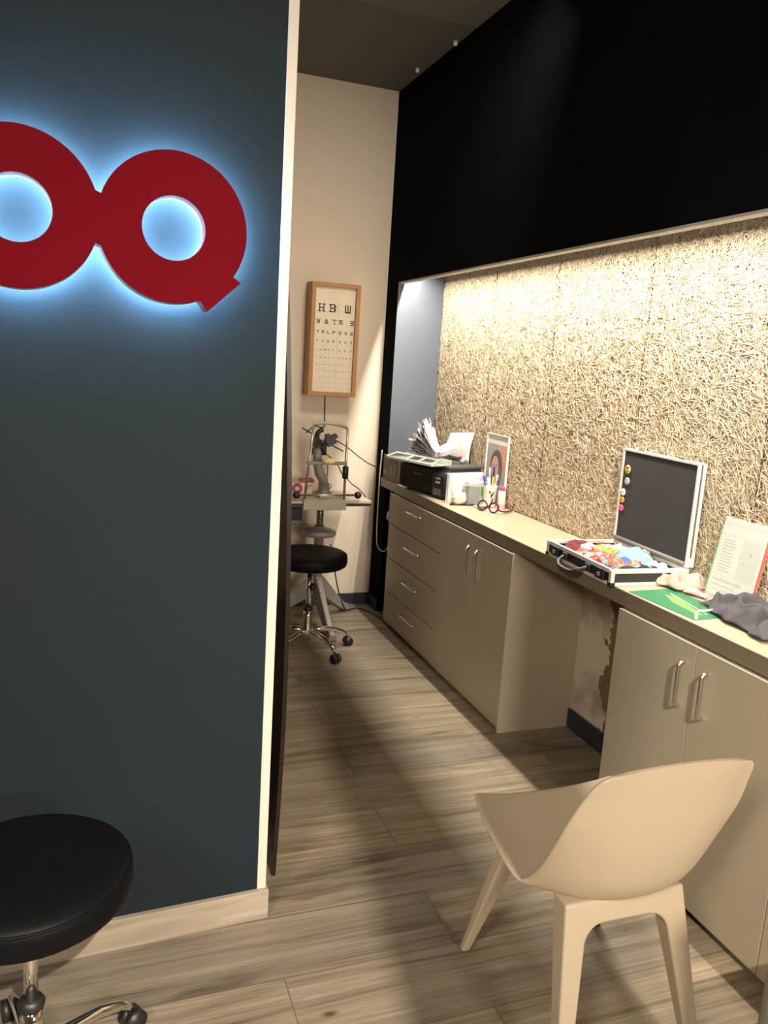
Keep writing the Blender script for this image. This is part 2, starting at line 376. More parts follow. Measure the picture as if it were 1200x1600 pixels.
for a, b in zip(ys[1:], ys[:-1]): fibre_panel(a, b, .829, 2.11)

# ------------------------------------------------------------------ illuminated sign on the partition
red_m = mat('sign_red_face', (.105, .0028, .007), .85, var=.04, spec=.04)
side_m = mat('sign_edge_white', (.62, .45, .47), .4, var=.04)
glow_m = mat('sign_blue_led', (.6, .8, 1), .5, emit=(.36, .66, 1.0), estr=125)
UQ, UO, ZQ, ZO = -.2755, -.575, 1.745, 1.7495   # centres along the wall
RO, RH = .1530, .0650
def circ(cx, cy, r, a0=0, a1=2*math.pi, n=64, end=False):
    m = n+1 if end else n
    return [(cx+r*math.cos(a0+(a1-a0)*i/n), cy+r*math.sin(a0+(a1-a0)*i/n)) for i in range(m)]
aq = math.acos(-.1443/RO); ao = math.acos(.1443/RO)
tdx, tdy = .066, -.151
tail = [(UQ+.057, ZQ-.1445), (UQ+.073, ZQ-.163), (UQ+.143, ZQ-.098), (UQ+.128, ZQ-.088)]
outer = circ(UQ, ZQ, RO, R(-35), aq, 60, True) + circ(UO, ZO, RO, ao, 2*math.pi-ao, 90, True) + circ(UQ, ZQ, RO, 2*math.pi-aq, R(360-67.5), 40, True) + tail
def filled_curve(name, loops, m, parent, depth, bev=0.0):
    cu = bpy.data.curves.new(name, 'CURVE'); cu.dimensions = '2D'; cu.fill_mode = 'BOTH'; cu.extrude = depth/2; cu.bevel_depth = bev
    for lp in loops:
        sp = cu.splines.new('POLY'); sp.points.add(len(lp)-1); sp.use_cyclic_u = True
        for p, (x, y) in zip(sp.points, lp): p.co = (x, y, 0, 1)
    tmp = bpy.data.objects.new(name, cu); COL.objects.link(tmp)
    dg = bpy.context.evaluated_depsgraph_get(); dg.update()
    me = bpy.data.meshes.new_from_object(tmp.evaluated_get(dg)); bpy.data.objects.remove(tmp)
    me.name = name; me.materials.clear(); me.materials.append(m)
    o = bpy.data.objects.new(name, me); COL.objects.link(o); o.parent = parent; return o
sign = thing('illuminated_sign', 'red OQ letter sign glowing blue behind, on the petrol blue wall', 'sign', (0, 0, 0))
SM = Matrix.Identity(4)
for i in range(3): SM[i][0], SM[i][1], SM[i][2] = PU[i], (0, 0, 1)[i], PN[i]
SM[0][3], SM[1][3], SM[2][3] = W(UQ, 0, ZQ)
sign.matrix_world = SM
def loc2(lp): return [(x-UQ, y-ZQ) for x, y in lp]
holes = [circ(UQ, ZQ, RH, n=48), circ(UO, ZO, RH, n=48)]
f = filled_curve('letter_face', [loc2(outer)]+[loc2(h) for h in holes], red_m, sign, .003); f.location = (0, 0, .0885)
f2 = filled_curve('letter_body', [loc2(outer)]+[loc2(h) for h in holes], side_m, sign, .052); f2.location = (0, 0, .061)
g1 = MB()
def ringplate(mb, cx, cy, r0, r1, z0, z1, n=64):
    P = []
    for k in range(n+1):
        a = 2*math.pi*k/n; c, s_ = math.cos(a), math.sin(a)
        P.append([Vector((cx+r*c, cy+r*s_, z)) for r, z in ((r0, z0), (r1, z0), (r1, z1), (r0, z1), (r0, z0))])
    mb.grid(P, False)
ringplate(g1, 0, 0, .086, .140, .029, .033); ringplate(g1, UO-UQ, ZO-ZQ, .086, .140, .029, .033)
g1.build('led_backlight', glow_m, sign, weld=True, label='blue glowing light behind the letters')
for x, y in ((0, .11), (0, -.11), (UO-UQ, .11), (UO-UQ, -.11)): MB().cyl((x, y, 0), (x, y, .034), .005, n=10).build('spacer', side_m, sign)

# ------------------------------------------------------------------ tiny wall plugs on the ceiling
pl = mat('white_plastic', (.75, .74, .70), .4)
for (x, y, w_) in ((1.575, 4.18, 'near the cream back wall'), (1.600, 3.765, 'farther from the cream back wall')):
    tag(MB((x, y, 2.993)).lathe([(.003, 0), (.012, -.004), (.010, -.02), (.004, -.024)], (x, y, 2.993), 12).build('ceiling_hook', pl), f'small white hook on the dark ceiling, {w_}', 'hook', 'ceiling hooks')

# ------------------------------------------------------------------ counter and cabinets
lam = mat('taupe_cabinet_laminate', (.36, .305, .22), .42, var=.03, scale=12)
lam_top = mat('beige_counter_laminate', (.42, .345, .24), .28, var=.04, scale=10, spec=.5)
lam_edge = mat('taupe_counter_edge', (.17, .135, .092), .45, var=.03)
chrome = mat('brushed_chrome', (.75, .73, .70), .22, 1.0, var=.03)
CT = .828
ct = thing('countertop', 'long beige laminate countertop running along the wood-wool niche', 'countertop', (1.76, 2.5, .780))
mb = MB((1.76, 2.5, .780)); mb.box((1.592, .64, .782), (1.9255, 4.386, CT)); mb.build('top_slab', lam_top, ct)
mb = MB((1.76, 2.5, .780)); mb.box((1.588, .64, .780), (1.592, 4.386, CT-.0005)); mb.build('front_edge', lam_edge, ct, label='darker taupe front edge strip')
def handle(mb, p0, p1, out=Vector((-1, 0, 0)), h=.028, r=.0045):
    p0, p1 = Vector(p0), Vector(p1); d = (p1-p0).normalized()*.012
    mb.tube([p0, p0+out*(h-.010), p0+out*(h-.003)+d*.3, p0+out*h+d, p1+out*h-d, p1+out*(h-.003)-d*.3, p1+out*(h-.010), p1], r, 10)
def cabinet(name, label, y0, y1, doors, drawers, group, side_panel=None):
    L0 = (1.76, (y0+y1)/2, 0); t = thing(name, label, 'cabinet', L0, group=group)
    mb = MB(L0); mb.box((1.600, y0+.001, .022), (1.922 if not doors or side_panel is None else 1.911, y1-.001, .776)); mb.build('body', lam, t)
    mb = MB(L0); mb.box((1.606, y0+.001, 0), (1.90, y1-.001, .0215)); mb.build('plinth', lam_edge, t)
    for (a, b, hy) in doors:
        d = MB(L0).box((1.5775, a+.0012, .024), (1.5995, b-.0012, .7725)).build('door', lam, t, bevel=.0012)
        h = MB(L0); handle(h, (1.5785, hy, .583), (1.5785, hy, .714), h=.022); h.build('handle', chrome, d, label='chrome bar handle')
    for (za, zb, hz) in drawers:
        d = MB(L0).box((1.5775, y0+.003, za+.0024), (1.5995, y1-.003, zb-.0024)).build('drawer', lam, t, bevel=.0012)
        h = MB(L0); handle(h, (1.5785, 3.872, hz), (1.5785, 3.695, hz), h=.024); h.build('handle', chrome, d, label='chrome bar handle')
    if side_panel is not None:
        MB(L0).box((1.5795, side_panel-.017, 0), (1.911 if side_panel < 2.3 else 1.925, side_panel-.0005, .776)).build('side_panel', lam, t, bevel=.001)
    return t
G = 'taupe base cabinets under the countertop'
cabinet('drawer_cabinet', 'taupe base cabinet with four drawers, under the printer', 3.457, 4.180, [], [(.024, .206, .148), (.206, .404, .333), (.404, .598, .527), (.598, .7725, .724)], G)
cabinet('base_cabinet', 'taupe two-door base cabinet between the drawers and the open knee space', 2.744, 3.456, [(2.745, 3.083, 3.040), (3.083, 3.455, 3.127)], [], G, side_panel=2.761)
cabinet('base_cabinet', 'taupe two-door base cabinet under the green leaflet, behind the chair', 1.331, 2.046, [(1.331, 1.685, 1.633), (1.685, 2.046, 1.726)], [], G)
cabinet('base_cabinet', 'taupe base cabinet only just in view at the right edge of the photo', .66, 1.330, [(.66, .99, .94), (.99, 1.330, 1.04)], [], G)

# ------------------------------------------------------------------ chair
ch_m = mat('cream_moulded_plastic', (.50, .415, .30), .5, var=.03, scale=400, bump=.12, bscale=900, spec=.4)
chair = thing('moulded_chair', 'cream moulded plastic chair with a curved shell seat, facing the counter corner', 'chair', (1.103, 1.40, 0), R(-1))
rows = [(.266, .398, .150, -.020, .012), (.260, .412, .192, -.012, .022), (.228, .412, .216, -.002, .032), (.13, .396, .238, 0, .044), (.02, .380, .244, .002, .040),
        (-.065, .374, .237, .030, .030), (-.135, .388, .224, .080, .026), (-.180, .440, .219, .088, .022), (-.204, .52, .219, .068, .016), (-.220, .60, .217, .048, .010),
        (-.234, .675, .204, .034, .003), (-.245, .728, .191, .024, -.006), (-.250, .756, .172, .018, -.016), (-.252, .764, .138, .012, -.014)]
V = smooth_path([(a, b, c) for a, b, c, d, e in rows], 4); V2 = smooth_path([(d, e, 0) for a, b, c, d, e in rows], 4)
P = []
for (y, z, w), (dy, dz, _) in zip(V, V2):
    row = []
    for j in range(25):
        u = j/12-1; k = abs(u)**2.3
        row.append(Vector((w*u, y+dy*k, z+dz*k)))
    P.append(row)
MB().grid(P).build('shell', ch_m, chair, solid=.009, subsurf=1)
def leg_frame(name, y_top, y_bot, xt, xb, z_top, z_arch, wt, wb, th_t, th_b, cx=0.0):
    # an arch: apron with two legs, outline in the plane of the legs, extruded to its thickness
    out = [(-xt-wt, z_top), (xt+wt, z_top)]
    def lx(z, k): f_ = 1-z/z_top; return (xt+(xb-xt)*f_) + k*(wt+(wb-wt)*f_)
    rgt = [(lx(z, 1), z) for z in [z_top*.8, z_top*.6, z_top*.4, z_top*.2, 0]]
    inn = [(lx(z, -1), z) for z in [0, .08, .16, .24]]
    ax = lx(z_arch-.05, -1)
    arc = [(ax-.05*(1-math.cos(t)), z_arch-.05+.05*math.sin(t)) for t in [R(x) for x in (0, 18, 36, 54, 72, 90)]]
    poly = [(0, z_top)]+[(xt+wt, z_top)]+rgt+inn+arc+[(0, z_arch)]
    mb = MB(); n = len(poly)
    for sgn in (1, -1):
        fr, bk = [], []
        for (x, z) in poly:
            f_ = 1-z/z_top; y = y_top+(y_bot-y_top)*f_; th = th_t+(th_b-th_t)*f_
            fr.append((cx+sgn*x, y+th/2, z)); bk.append((cx+sgn*x, y-th/2, z))
        fs = [tuple(range(n)), tuple(range(2*n-1, n-1, -1))]+[(i, i+n, (i+1) % n+n, (i+1) % n) for i in range(n-1)]
        mb.add(fr+bk, fs, False)
    return mb.build(name, ch_m, chair, bevel=.006, seg=3, weld=True)
leg_frame('rear_leg_frame', -.100, -.205, .122, .172, .386, .335, .030, .016, .055, .028, -.008)
leg_frame('front_leg_frame', .12, .235, .150, .200, .392, .350, .026, .012, .040, .020)
mb = MB(); mb.box((-.11, -.10, .352), (.11, .12, .380)); mb.build('seat_support', ch_m, chair, bevel=.01)

# ------------------------------------------------------------------ rolling stools
vinyl = mat('black_vinyl', (.0035, .0035, .004), .5, var=.2, scale=15, bump=.25, bscale=60, spec=.10)
blk = mat('black_plastic', (.012, .012, .012), .45, var=.1)
shiny = mat('polished_chrome', (.82, .80, .77), .08, 1.0, var=.02)
def stool(label, loc, rz, grp):
    t = thing('rolling_stool', label, 'stool', loc, rz, grp)
    MB().lathe([(.02, .460), (.178, .458), (.186, .464), (.190, .476), (.190, .500), (.187, .512), (.178, .522), (.150, .529), (.08, .532), (.02, .532)], n=56).build('seat', vinyl, t)
    MB().tube([Vector((.1855*math.cos(a), .1855*math.sin(a), .5135)) for a in [2*math.pi*i/56 for i in range(57)]], .0028, 6, cap=False).build('piping', vinyl, t)
    MB().lathe([(.06, .438), (.11, .441), (.115, .4585)], n=24).build('seat_plate', blk, t)
    MB().cyl((0, 0, .20), (0, 0, .439), .0135).build('post', shiny, t)
    MB().lathe([(.0145, .214), (.024, .216), (.026, .226), (.020, .236), (.0145, .238)], n=24).build('collar', blk, t)
    MB().lathe([(.022, .215), (.022, .18), (.024, .15), (.028, .12), (.031, .10), (.031, .06)], n=24).build('post_cover', shiny, t)
    k = MB(); k.ball((.03, 0, .345), .018, (1, 1, 1.2)); k.cyl((0, 0, .345), (.03, 0, .345), .007); k.build('lever_knob', blk, t)
    for i in range(5):
        a = 2*math.pi*i/5; c, s_ = math.cos(a), math.sin(a)
        mb = MB(); mb.tube([Vector((c*r, s_*r, z)) for r, z in ((.015, .105), (.08, .108), (.15, .098), (.20, .080), (.222, .062), (.226, .052))], [.014, .013, .012, .011, .010, .008], 10)
        lg = mb.build('leg', shiny, t)
        mb = MB(); mb.cyl((c*.226, s_*.226, .035), (c*.226, s_*.226, .056), .006, n=8)
        for d in (-.011, .011):
            ox, oy = -s_*d+c*.235, c*d+s_*.235
            mb.cyl((ox-s_*-.008, oy+c*-.008, .024), (ox-s_*.008, oy+c*.008, .024), .024, n=20)
        mb.build('caster', blk, lg, label='black twin-wheel caster')
    return t
GS = 'rolling stools'
st1 = stool('black round rolling stool in the foreground, in front of the blue wall', (-.121, 1.487, 0), R(177), GS)
st2 = copy_tree(st1); st2.location = (1.035, 3.84, 0); st2.rotation_euler = (0, 0, R(-66))
tag(st2, 'black round rolling stool before the instrument table, at the far end', 'stool', GS)

# ------------------------------------------------------------------ eye chart box on the back wall
oak = mat('orange_oak_frame', (.42, .20, .065), .45, var=.25, scale=6, stretch=(8, 8, 1))
oak_d = mat('oak_frame_side', (.42, .20, .065), .45, var=.25, scale=6, stretch=(8, 8, 1))
paper_c = mat('ivory_chart_sheet', (.74, .66, .52), .5, var=.03, scale=5)
ink = mat('black_print_ink', (.03, .025, .02), .7)
ink_g = mat('grey_print_ink', (.30, .28, .24), .7)
CX0, CX1, CZ0, CZ1, CYF = 1.140, 1.424, 1.284, 1.912, 4.452
LB = (1.282, 4.5735, 1.284); box_t = thing('eye_chart_box', 'oak framed eye test chart hanging on the cream back wall', 'eye chart', LB)
mb = MB(LB); fw = .024
mb.box((CX0, CYF, CZ0), (CX0+fw, 4.5735, CZ1)); mb.box((CX1-fw, CYF, CZ0), (CX1, 4.5735, CZ1))
mb.box((CX0+fw, CYF, CZ0), (CX1-fw, 4.5735, CZ0+fw)); mb.box((CX0+fw, CYF, CZ1-fw), (CX1-fw, 4.5735, CZ1)); mb.build('frame', oak, box_t, bevel=.0015)
YP = CYF+.020
sheet = MB(LB).box((CX0+fw, YP, CZ0+fw), (CX1-fw, YP+.01, CZ1-fw)).build('chart_sheet', paper_c, box_t)
mb = MB(LB); mg = MB(LB); X = Vector((1, 0, 0)); Z = Vector((0, 0, 1)); D = Vector((0, -.0006, 0)); sx0 = CX0+fw; sw = CX1-CX0-2*fw; sz1 = CZ1-fw; sh = CZ1-CZ0-2*fw
def line(txt, z, h, u0, u1, big=False, m=mb, asp=1.0):
    n = len(txt); w = h*asp
    for i, c in enumerate(txt):
        u = u0 if n == 1 else u0+(u1-u0)*i/(n-1)
        glyph(m, c, (sx0+u*sw-w/2, YP, sz1-z*sh-h/2), X, Z, w, h, D, big)
for (L_, R_, z, h) in (('HB', 'W', .195, .044), ('NAT', 'M<', .325, .026), ('TRLP', 'EMW', .425, .0175), ('FOEE', 'WE<', .512, .012), ('LNEFT', 'WEW', .595, .0095), ('TEHRT', 'EEWE', .667, .008), ('ELNERT', 'EELE', .735, .0065), ('RTHEEN', 'EEWE', .798, .0055), ('TVHTEE', 'EMEE', .858, .0045), ('ELRTHEE', 'EEMEW', .912, .0042), ('TLRTHEE', 'EEMEW', .962, .0038)):
    hb = len(L_) == 2
    line(L_, z, h, .17 if hb else .10, .44 if hb else .50, len(L_) <= 3, asp=.95)
    line(R_, z, h, .82 if len(R_) == 1 else .66, .82 if len(R_) == 1 else .94, False, asp=.8)
    line('1 10' if hb else '5', z-h/sh*.9-.012, .0045, .27, .36, m=mg)
line('DISTANCE', .045, .0042, .30, .48, m=mg); line('5', .045, .0042, .57, .57, m=mg); line('TEST', .045, .0042, .64, .73, m=mg)
mg.box((sx0+.585*sw, YP-.0005, sz1-.975*sh), (sx0+.590*sw, YP, sz1-.11*sh))
mb.build('chart_letters', ink, box_t); mg.build('fine_print', ink_g, box_t)
def cable(name, pts, r, m, label, k=8):
    P = smooth_path(pts, k); mb = MB(pts[0]); mb.tube(P, r, 8); return tag(mb.build(name, m), label, 'cable')
blk_c = mat('black_cable_rubber', (.012, .011, .011), .5); wht_c = mat('white_cable_pvc', (.62, .60, .55), .4)
cable('power_cord', [(1.274, 4.568, 1.284), (1.277, 4.569, 1.22), (1.280, 4.569, 1.15), (1.279, 4.569, 1.10), (1.26, 4.569, 1.095), (1.22, 4.569, 1.10), (1.17, 4.569, 1.06)], .003, blk_c, 'thin dark cord hanging from the eye chart box down the cream wall')

# ------------------------------------------------------------------ instrument table with slit lamp
grey_e = mat('warm_grey_enamel', (.23, .21, .18), .4, var=.04); ivory = mat('ivory_enamel', (.45, .40, .32), .35, var=.03); steel = mat('dull_steel', (.55, .52, .47), .35, .9)
LT = (1.19, 4.25, 0); tb = thing('instrument_table', 'grey pedestal instrument table against the cream back wall', 'table', LT)
mb = MB(LT); mb.box((.70, 4.105, .724), (1.440, 4.44, .738)); mb.build('table_top', ivory, tb, bevel=.001)
MB(LT).box((.702, 4.106, .708), (1.438, 4.438, .7235)).build('edge_band', blk, tb, label='black underside edge of the top')
MB(LT).cyl((1.19, 4.25, .56), (1.19, 4.25, .707), .017, n=20).build('lift_screw', mat('dark_threaded_steel', (.08, .075, .07), .35, .8), tb)
thr = MB(LT)
thr.tube([Vector((1.19+.019*math.cos(a), 4.25+.019*math.sin(a), .575+.0112*a/(2*math.pi))) for a in [2*math.pi*i/14 for i in range(14*11)]], .0032, 5); thr.build('screw_thread', steel, tb)
MB(LT).lathe([(.02, .573), (.028, .572), (.03, .555), (.082, .548), (.094, .540), (.096, .528), (.088, .517), (.06, .512), (.02, .512)], (1.19, 4.25, 0), 40).build('hand_wheel', grey_e, tb)
MB(LT).cyl((1.19, 4.25, .20), (1.19, 4.25, .513), .027, n=24).build('column', grey_e, tb)
for a in (-88, 40, 163):
    c, s_ = math.cos(R(a)), math.sin(R(a)); ux = Vector((c, s_, 0)); uy = Vector((-s_, c, 0))
    mb = MB(LT); secs = []
    for r, zt, zb, w in ((.0, .295, .19, .030), (.05, .265, .15, .028), (.20, .13, .055, .024), (.29, .055, .004, .024), (.33, .04, .004, .026)):
        c0 = Vector((1.19, 4.25, 0))+ux*r
        secs.append([c0+uy*w+Z*zb, c0-uy*w+Z*zb, c0-uy*w*.6+Z*zt, c0+uy*w*.6+Z*zt, c0+uy*w+Z*zb])
    mb.grid(secs, False); n0 = len(mb.v)
    mb.add(secs[0][:4], [(0, 1, 2, 3)]); mb.add(secs[-1][:4], [(3, 2, 1, 0)])
    mb.build('leg', grey_e, tb, weld=True, bevel=.004)
LS = (1.187, 4.16, .738); sl = thing('slit_lamp', 'ivory slit lamp with chin rest and black knobs on the instrument table', 'eye microscope', LS)
YF = 4.12
MB(LS).box((1.050, 4.085, .690), (1.290, 4.1035, .742)).build('front_plate', ivory, sl, bevel=.004)
MB(LS).box((1.055, 4.1045, .7385), (1.285, 4.15, .746)).build('base_plate', ivory, sl, bevel=.002)
for (x0, x1) in ((1.062, 1.094), (1.284, 1.285)):
    MB(LS).tube([(x0, YF, .745), ((x0*.45+x1*.55), YF, .95), (x1, YF, 1.130)], [.0075, .0072, .0065], 12).build('upright', steel, sl)
mb = MB(LS); Pt = smooth_path([(1.090, YF-.002, 1.128), (1.100, YF+.018, 1.147), (1.15, YF+.045, 1.153), (1.22, YF+.047, 1.150), (1.275, YF+.022, 1.139), (1.289, YF-.002, 1.122)], 6)
mb.grid([[p+Z*.009, p-Z*.009] for p in Pt]); mb.build('forehead_band', ivory, sl, solid=.005)
mb = MB(LS); mb.box((1.066, YF-.010, .934), (1.290, YF+.010, .952)); mb.build('chin_bar', grey_e, sl, bevel=.003)
MB(LS).ball((1.187, YF-.006, .953), .037, (1, .7, .5)).build('chin_cup', mat('yellowed_chin_pad', (.80, .66, .34), .5), sl, label='yellowish chin pad')
MB(LS).cyl((1.028, YF-.018, .771), (1.342, YF-.018, .771), .0065, n=14).build('cross_bar', steel, sl)
for x in (1.012, 1.357):
    k = MB(LS); k.ball((x, YF-.018, .771), .0205, n=20); k.build('grip_knob', blk, sl)
MB(LS).lathe([(.010, .860), (.0165, .864), (.0165, .926), (.010, .930)], (1.281, YF-.012, 0), 18).build('height_sleeve', blk, sl)
YA = 4.25
mb = MB(LS); mb.tube(smooth_path([(1.160, YA, 1.03), (1.158, YA, .98), (1.163, YA, .92), (1.176, YA, .87), (1.198, YA, .832), (1.20, YA, .80)], 5), [.024]*6+[.026]*8+[.027]*8+[.024]*4, 14); mb.build('swing_arm', grey_e, sl)
mb = MB(LS); mb.lathe([(.030, .739), (.048, .742), (.046, .765), (.032, .77), (.030, .815), (.02, .82)], (1.203, YA, 0), 24); mb.build('arm_base', grey_e, sl)
MB(LS).box((1.165, 4.19, .7385), (1.30, 4.31, .752)).build('cross_slide', steel, sl, bevel=.003)
mb = MB(LS); mb.tube([Vector((1.183+.036*math.cos(a), YA-.015, 1.075+.036*math.sin(a))) for a in [R(x) for x in range(95, 325, 10)]], .013, 10); mb.obox((1.155, YA, 1.035), (.026, .004, -.012), (0, .025, 0), (.006, 0, .026)); mb.build('lamp_housing', blk, sl)
mb = MB(LS); mb.obox((1.222, YA-.02, 1.052), (.024, 0, .013), (0, .022, 0), (-.011, 0, .021)); mb.obox((1.238, YA-.022, 1.075), (.019, 0, .009), (0, .017, 0), (-.006, 0, .010)); mb.obox((1.205, YA-.022, 1.075), (.012, 0, .004), (0, .015, 0), (-.004, 0, .014)); mb.build('eyepiece_block', mat('charcoal_metal', (.035, .035, .037), .4), sl, bevel=.003)
mb = MB(LS); mb.cyl((1.190, YA-.01, 1.025), (1.193, YA-.01, .972), .0145); mb.cyl((1.142, YA+.01, 1.01), (1.142, YA+.01, .97), .012); mb.build('prism_drum', blk, sl)
MB(LS).cyl((1.062, YA-.02, 1.118), (1.125, YA-.01, 1.085), .0035, n=8).build('adjusting_rod', blk, sl)
MB(LS).cyl((1.205, YA-.03, 1.040), (1.297, YA-.03, .997), .0035, n=8).build('adjusting_rod', blk, sl)
MB(LS).tube(smooth_path([(1.215, YA, .93), (1.222, YA, .88), (1.218, YA, .82), (1.245, YA, .80), (1.235, YA, .775), (1.24, YA-.02, .755)], 5), .0025, 6).build('lamp_lead', blk, sl)
cable('camera_cable', [(1.250, 4.228, 1.058), (1.33, 4.26, 1.016), (1.42, 4.33, .958), (1.52, 4.42, .903), (1.615, 4.50, .86), (1.618, 4.53, .80)], .003, blk_c, 'black cable running from the slit lamp to the dark pier')
cable('ferrite_cable', [(1.197, 4.235, .985), (1.255, 4.19, .93), (1.274, 4.145, .880), (1.300, 4.165, .865), (1.345, 4.20, .822), (1.40, 4.22, .785), (1.447, 4.235, .735), (1.452, 4.26, .70)], .003, blk_c, 'black cable from slit lamp past the chin rest to the table edge')
LK = (1.09, 4.33, .738); ctn = thing('carton', 'small white carton with red rings on the instrument table', 'box', LK)
mb = MB(LK); mb.box((1.090, 4.305, .7385), (1.162, 4.37, .822)); mb.box((1.035, 4.295, .7385), (1.0895, 4.36, .800)); mb.build('box_body', mat('white_card', (.70, .62, .54), .6), ctn, bevel=.002)
redp = mat('red_print', (.45, .05, .03), .5)
mb = MB(LK)
for (x, z, r, y) in ((1.063, .775, .026, 4.2935), (1.063, .775, .017, 4.2935)): mb.tube([Vector((x+r*math.cos(a), y, z+r*math.sin(a))) for a in [2*math.pi*i/24 for i in range(25)]], .004, 6, cap=False)
mb.tube([Vector((1.142+.018*math.cos(a), 4.304, .772+.018*math.sin(a))) for a in [R(x) for x in range(70, 200, 10)]], .003, 6); mb.box((1.0898, 4.3042, .806), (1.1625, 4.3702, .8235)); mb.build('red_marking', redp, ctn, label='red rings and red top edge')
LG = (.96, 4.33, .738); mb = MB(LG); mb.box((.80, 4.26, .7385), (1.028, 4.40, .795)); gb = mb.build('storage_box', grey_e, bevel=.006); tag(gb, 'low grey box at the left end of the instrument table', 'box')
LW = (1.12, 4.574, .5); ws = thing('wall_socket', 'grey socket box on the cream wall below the instrument table', 'socket', LW)
MB(LW).box((1.02, 4.548, .51), (1.165, 4.573, .60)).build('socket_box', grey_e, ws, bevel=.004)
MB(LW).box((1.03, 4.51, .545), (1.155, 4.5475, .62)).build('adapter', blk, ws, bevel=.004)
cable('floor_cable', [(1.31, 4.42, .42), (1.33, 4.40, .30), (1.365, 4.39, .14), (1.41, 4.40, .03), (1.44, 4.41, .012), (1.48, 4.44, .010), (1.53, 4.44, .006), (1.57, 4.35, .005), (1.595, 4.25, .005)], .004, blk_c, 'black cable on the floor between the instrument table and the drawers')
cable('white_cable', [(1.584, 4.382, .99), (1.580, 4.385, .86), (1.582, 4.392, .74), (1.585, 4.398, .60), (1.585, 4.39, .48), (1.583, 4.36, .42), (1.585, 4.30, .405), (1.590, 4.24, .42), (1.60, 4.215, .46)], .0032, wht_c, 'white cable looping down beside the counter end')
c2 = cable('white_plug_cable', [(1.605, 4.25, .778), (1.603, 4.245, .70), (1.600, 4.24, .63), (1.600, 4.225, .58), (1.602, 4.21, .53)], .0038, wht_c, 'short white cable with plug beside the top drawer')
mb = MB((1.605, 4.25, .778)); mb.obox((1.600, 4.24, .625), (.010, 0, 0), (0, .016, .004), (0, -.006, .024)); mb.build('plug', wht_c, c2, bevel=.004)

# ------------------------------------------------------------------ dark board behind the partition, grey pouf at the right edge
dk_w = mat('dark_stained_wood', (.010, .006, .004), .35, var=.5, scale=5, stretch=(6, 6, .8), spec=.3)
LD = (.49, 2.5, 0); mb = MB(LD); prof = smooth_path([(.482, 2.06, 0), (.492, 2.06, .35), (.494, 2.06, .62), (.490, 2.06, .91), (.479, 2.06, 1.26), (.467, 2.06, 1.50), (.447, 2.06, 1.80)], 4)
mb.grid([[p, Vector((p.x+.012, p.y, p.z)), Vector((p.x+.012, 3.1, p.z)), Vector((p.x, 3.1, p.z)), p] for p in prof], False)
a0 = prof[0]; b0 = prof[-1]
for q, fl in ((a0, 0), (b0, 1)): mb.add([q, (q.x+.012, q.y, q.z), (q.x+.012, 3.1, q.z), (q.x, 3.1, q.z)], [(0, 1, 2, 3)])
tag(mb.build('wooden_board', dk_w, weld=True), 'tall dark brown wooden board standing on edge behind the blue partition', 'board')
pf_m = mat('grey_green_upholstery', (.20, .19, .15), .9, var=.08, scale=80, bump=.3, bscale=300)
LP = (1.36, .90, 0); pf = thing('upholstered_pouf', 'grey upholstered pouf corner just entering at the bottom right', 'pouf', LP)
MB(LP).box((1.222, .76, .02), (1.56, 1.02, .395)).build('pouf_body', pf_m, pf, bevel=.025, seg=4)
for x in (1.26, 1.52):
    for y in (.80, .98): MB(LP).cyl((x, y, 0), (x, y, .021), .018, n=12).build('foot', blk, pf)

# ------------------------------------------------------------------ printer and what lies on it
pk = mat('printer_black_plastic', (.006, .006, .0065), .5, var=.1, spec=.25); pk2 = mat('printer_charcoal_lid', (.060, .056, .050), .55, var=.05, bump=.2, bscale=600)
pk3 = mat('printer_charcoal_body', (.022, .0215, .021), .5, var=.05, spec=.3)
wht = mat('white_paper', (.80, .77, .76), .7, var=.02, scale=10); inkw = mat('ink_window_grey', (.14, .13, .13), .3); logo = mat('printed_logo_grey', (.20, .20, .20), .5)
pr = thing('ink_printer', 'black ink tank printer with grey lid at the far end of the counter', 'printer', (1.660, 3.637, CT), R(15))
MB().box((.022, .002, .010), (.243, .398, .150)).build('body', pk3, pr, bevel=.006)
MB().box((.030, .004, .1505), (.243, .396, .168)).build('lid', pk2, pr, bevel=.006, seg=3)
MB().box((.004, .100, .020), (.0215, .394, .142)).build('front_panel', pk, pr, bevel=.004)
MB().box((.002, .105, .022), (.0035, .390, .060)).build('output_slot', mat('slot_black_gloss', (.004, .004, .006), .15), pr)
tk = MB().prism([(-.006, .008), (.10, .008), (.10, .150), (.040, .150), (.004, .134), (-.006, .118)], (0, 0, 0), (1, 0, 0), (0, 0, 1), (0, .097, 0)).build('ink_tank_unit', pk3, pr, bevel=.004)
for y in (.020, .036, .052, .068): MB().box((-.008, y, .020), (-.0055, y+.011, .052)).build('ink_window', inkw, tk)
for z, c in ((.100, (.30, .28, .30)), (.080, (.42, .42, .45))):
    MB().box((-.0075, .030, z), (-.0055, .066, z+.010)).build('status_panel', mat('panel_%d' % int(z*1000), c, .3), tk)
mb = MB()
for i, c in enumerate('EPSON'): glyph(mb, c, (.0038, .262-i*.0125, .098), (0, -1, 0), (0, 0, 1), .010, .009, (-.0006, 0, 0))
mb.build('front_lettering', logo, pr)
for x in (.05, .21):
    for y in (.05, .35): MB().cyl((x, y, 0), (x, y, .011), .012, n=12).build('foot', pk, pr)
bx = thing('cardboard_box', 'brown printed cardboard box between the printer and the dark pier', 'box', (1.70, 4.24, CT))
MB().box((-.105, -.105, .0005), (.14, .135, .140)).build('box_body', mat('brown_printed_card', (.115, .080, .050), .6, var=.35, scale=22), bx, bevel=.002)
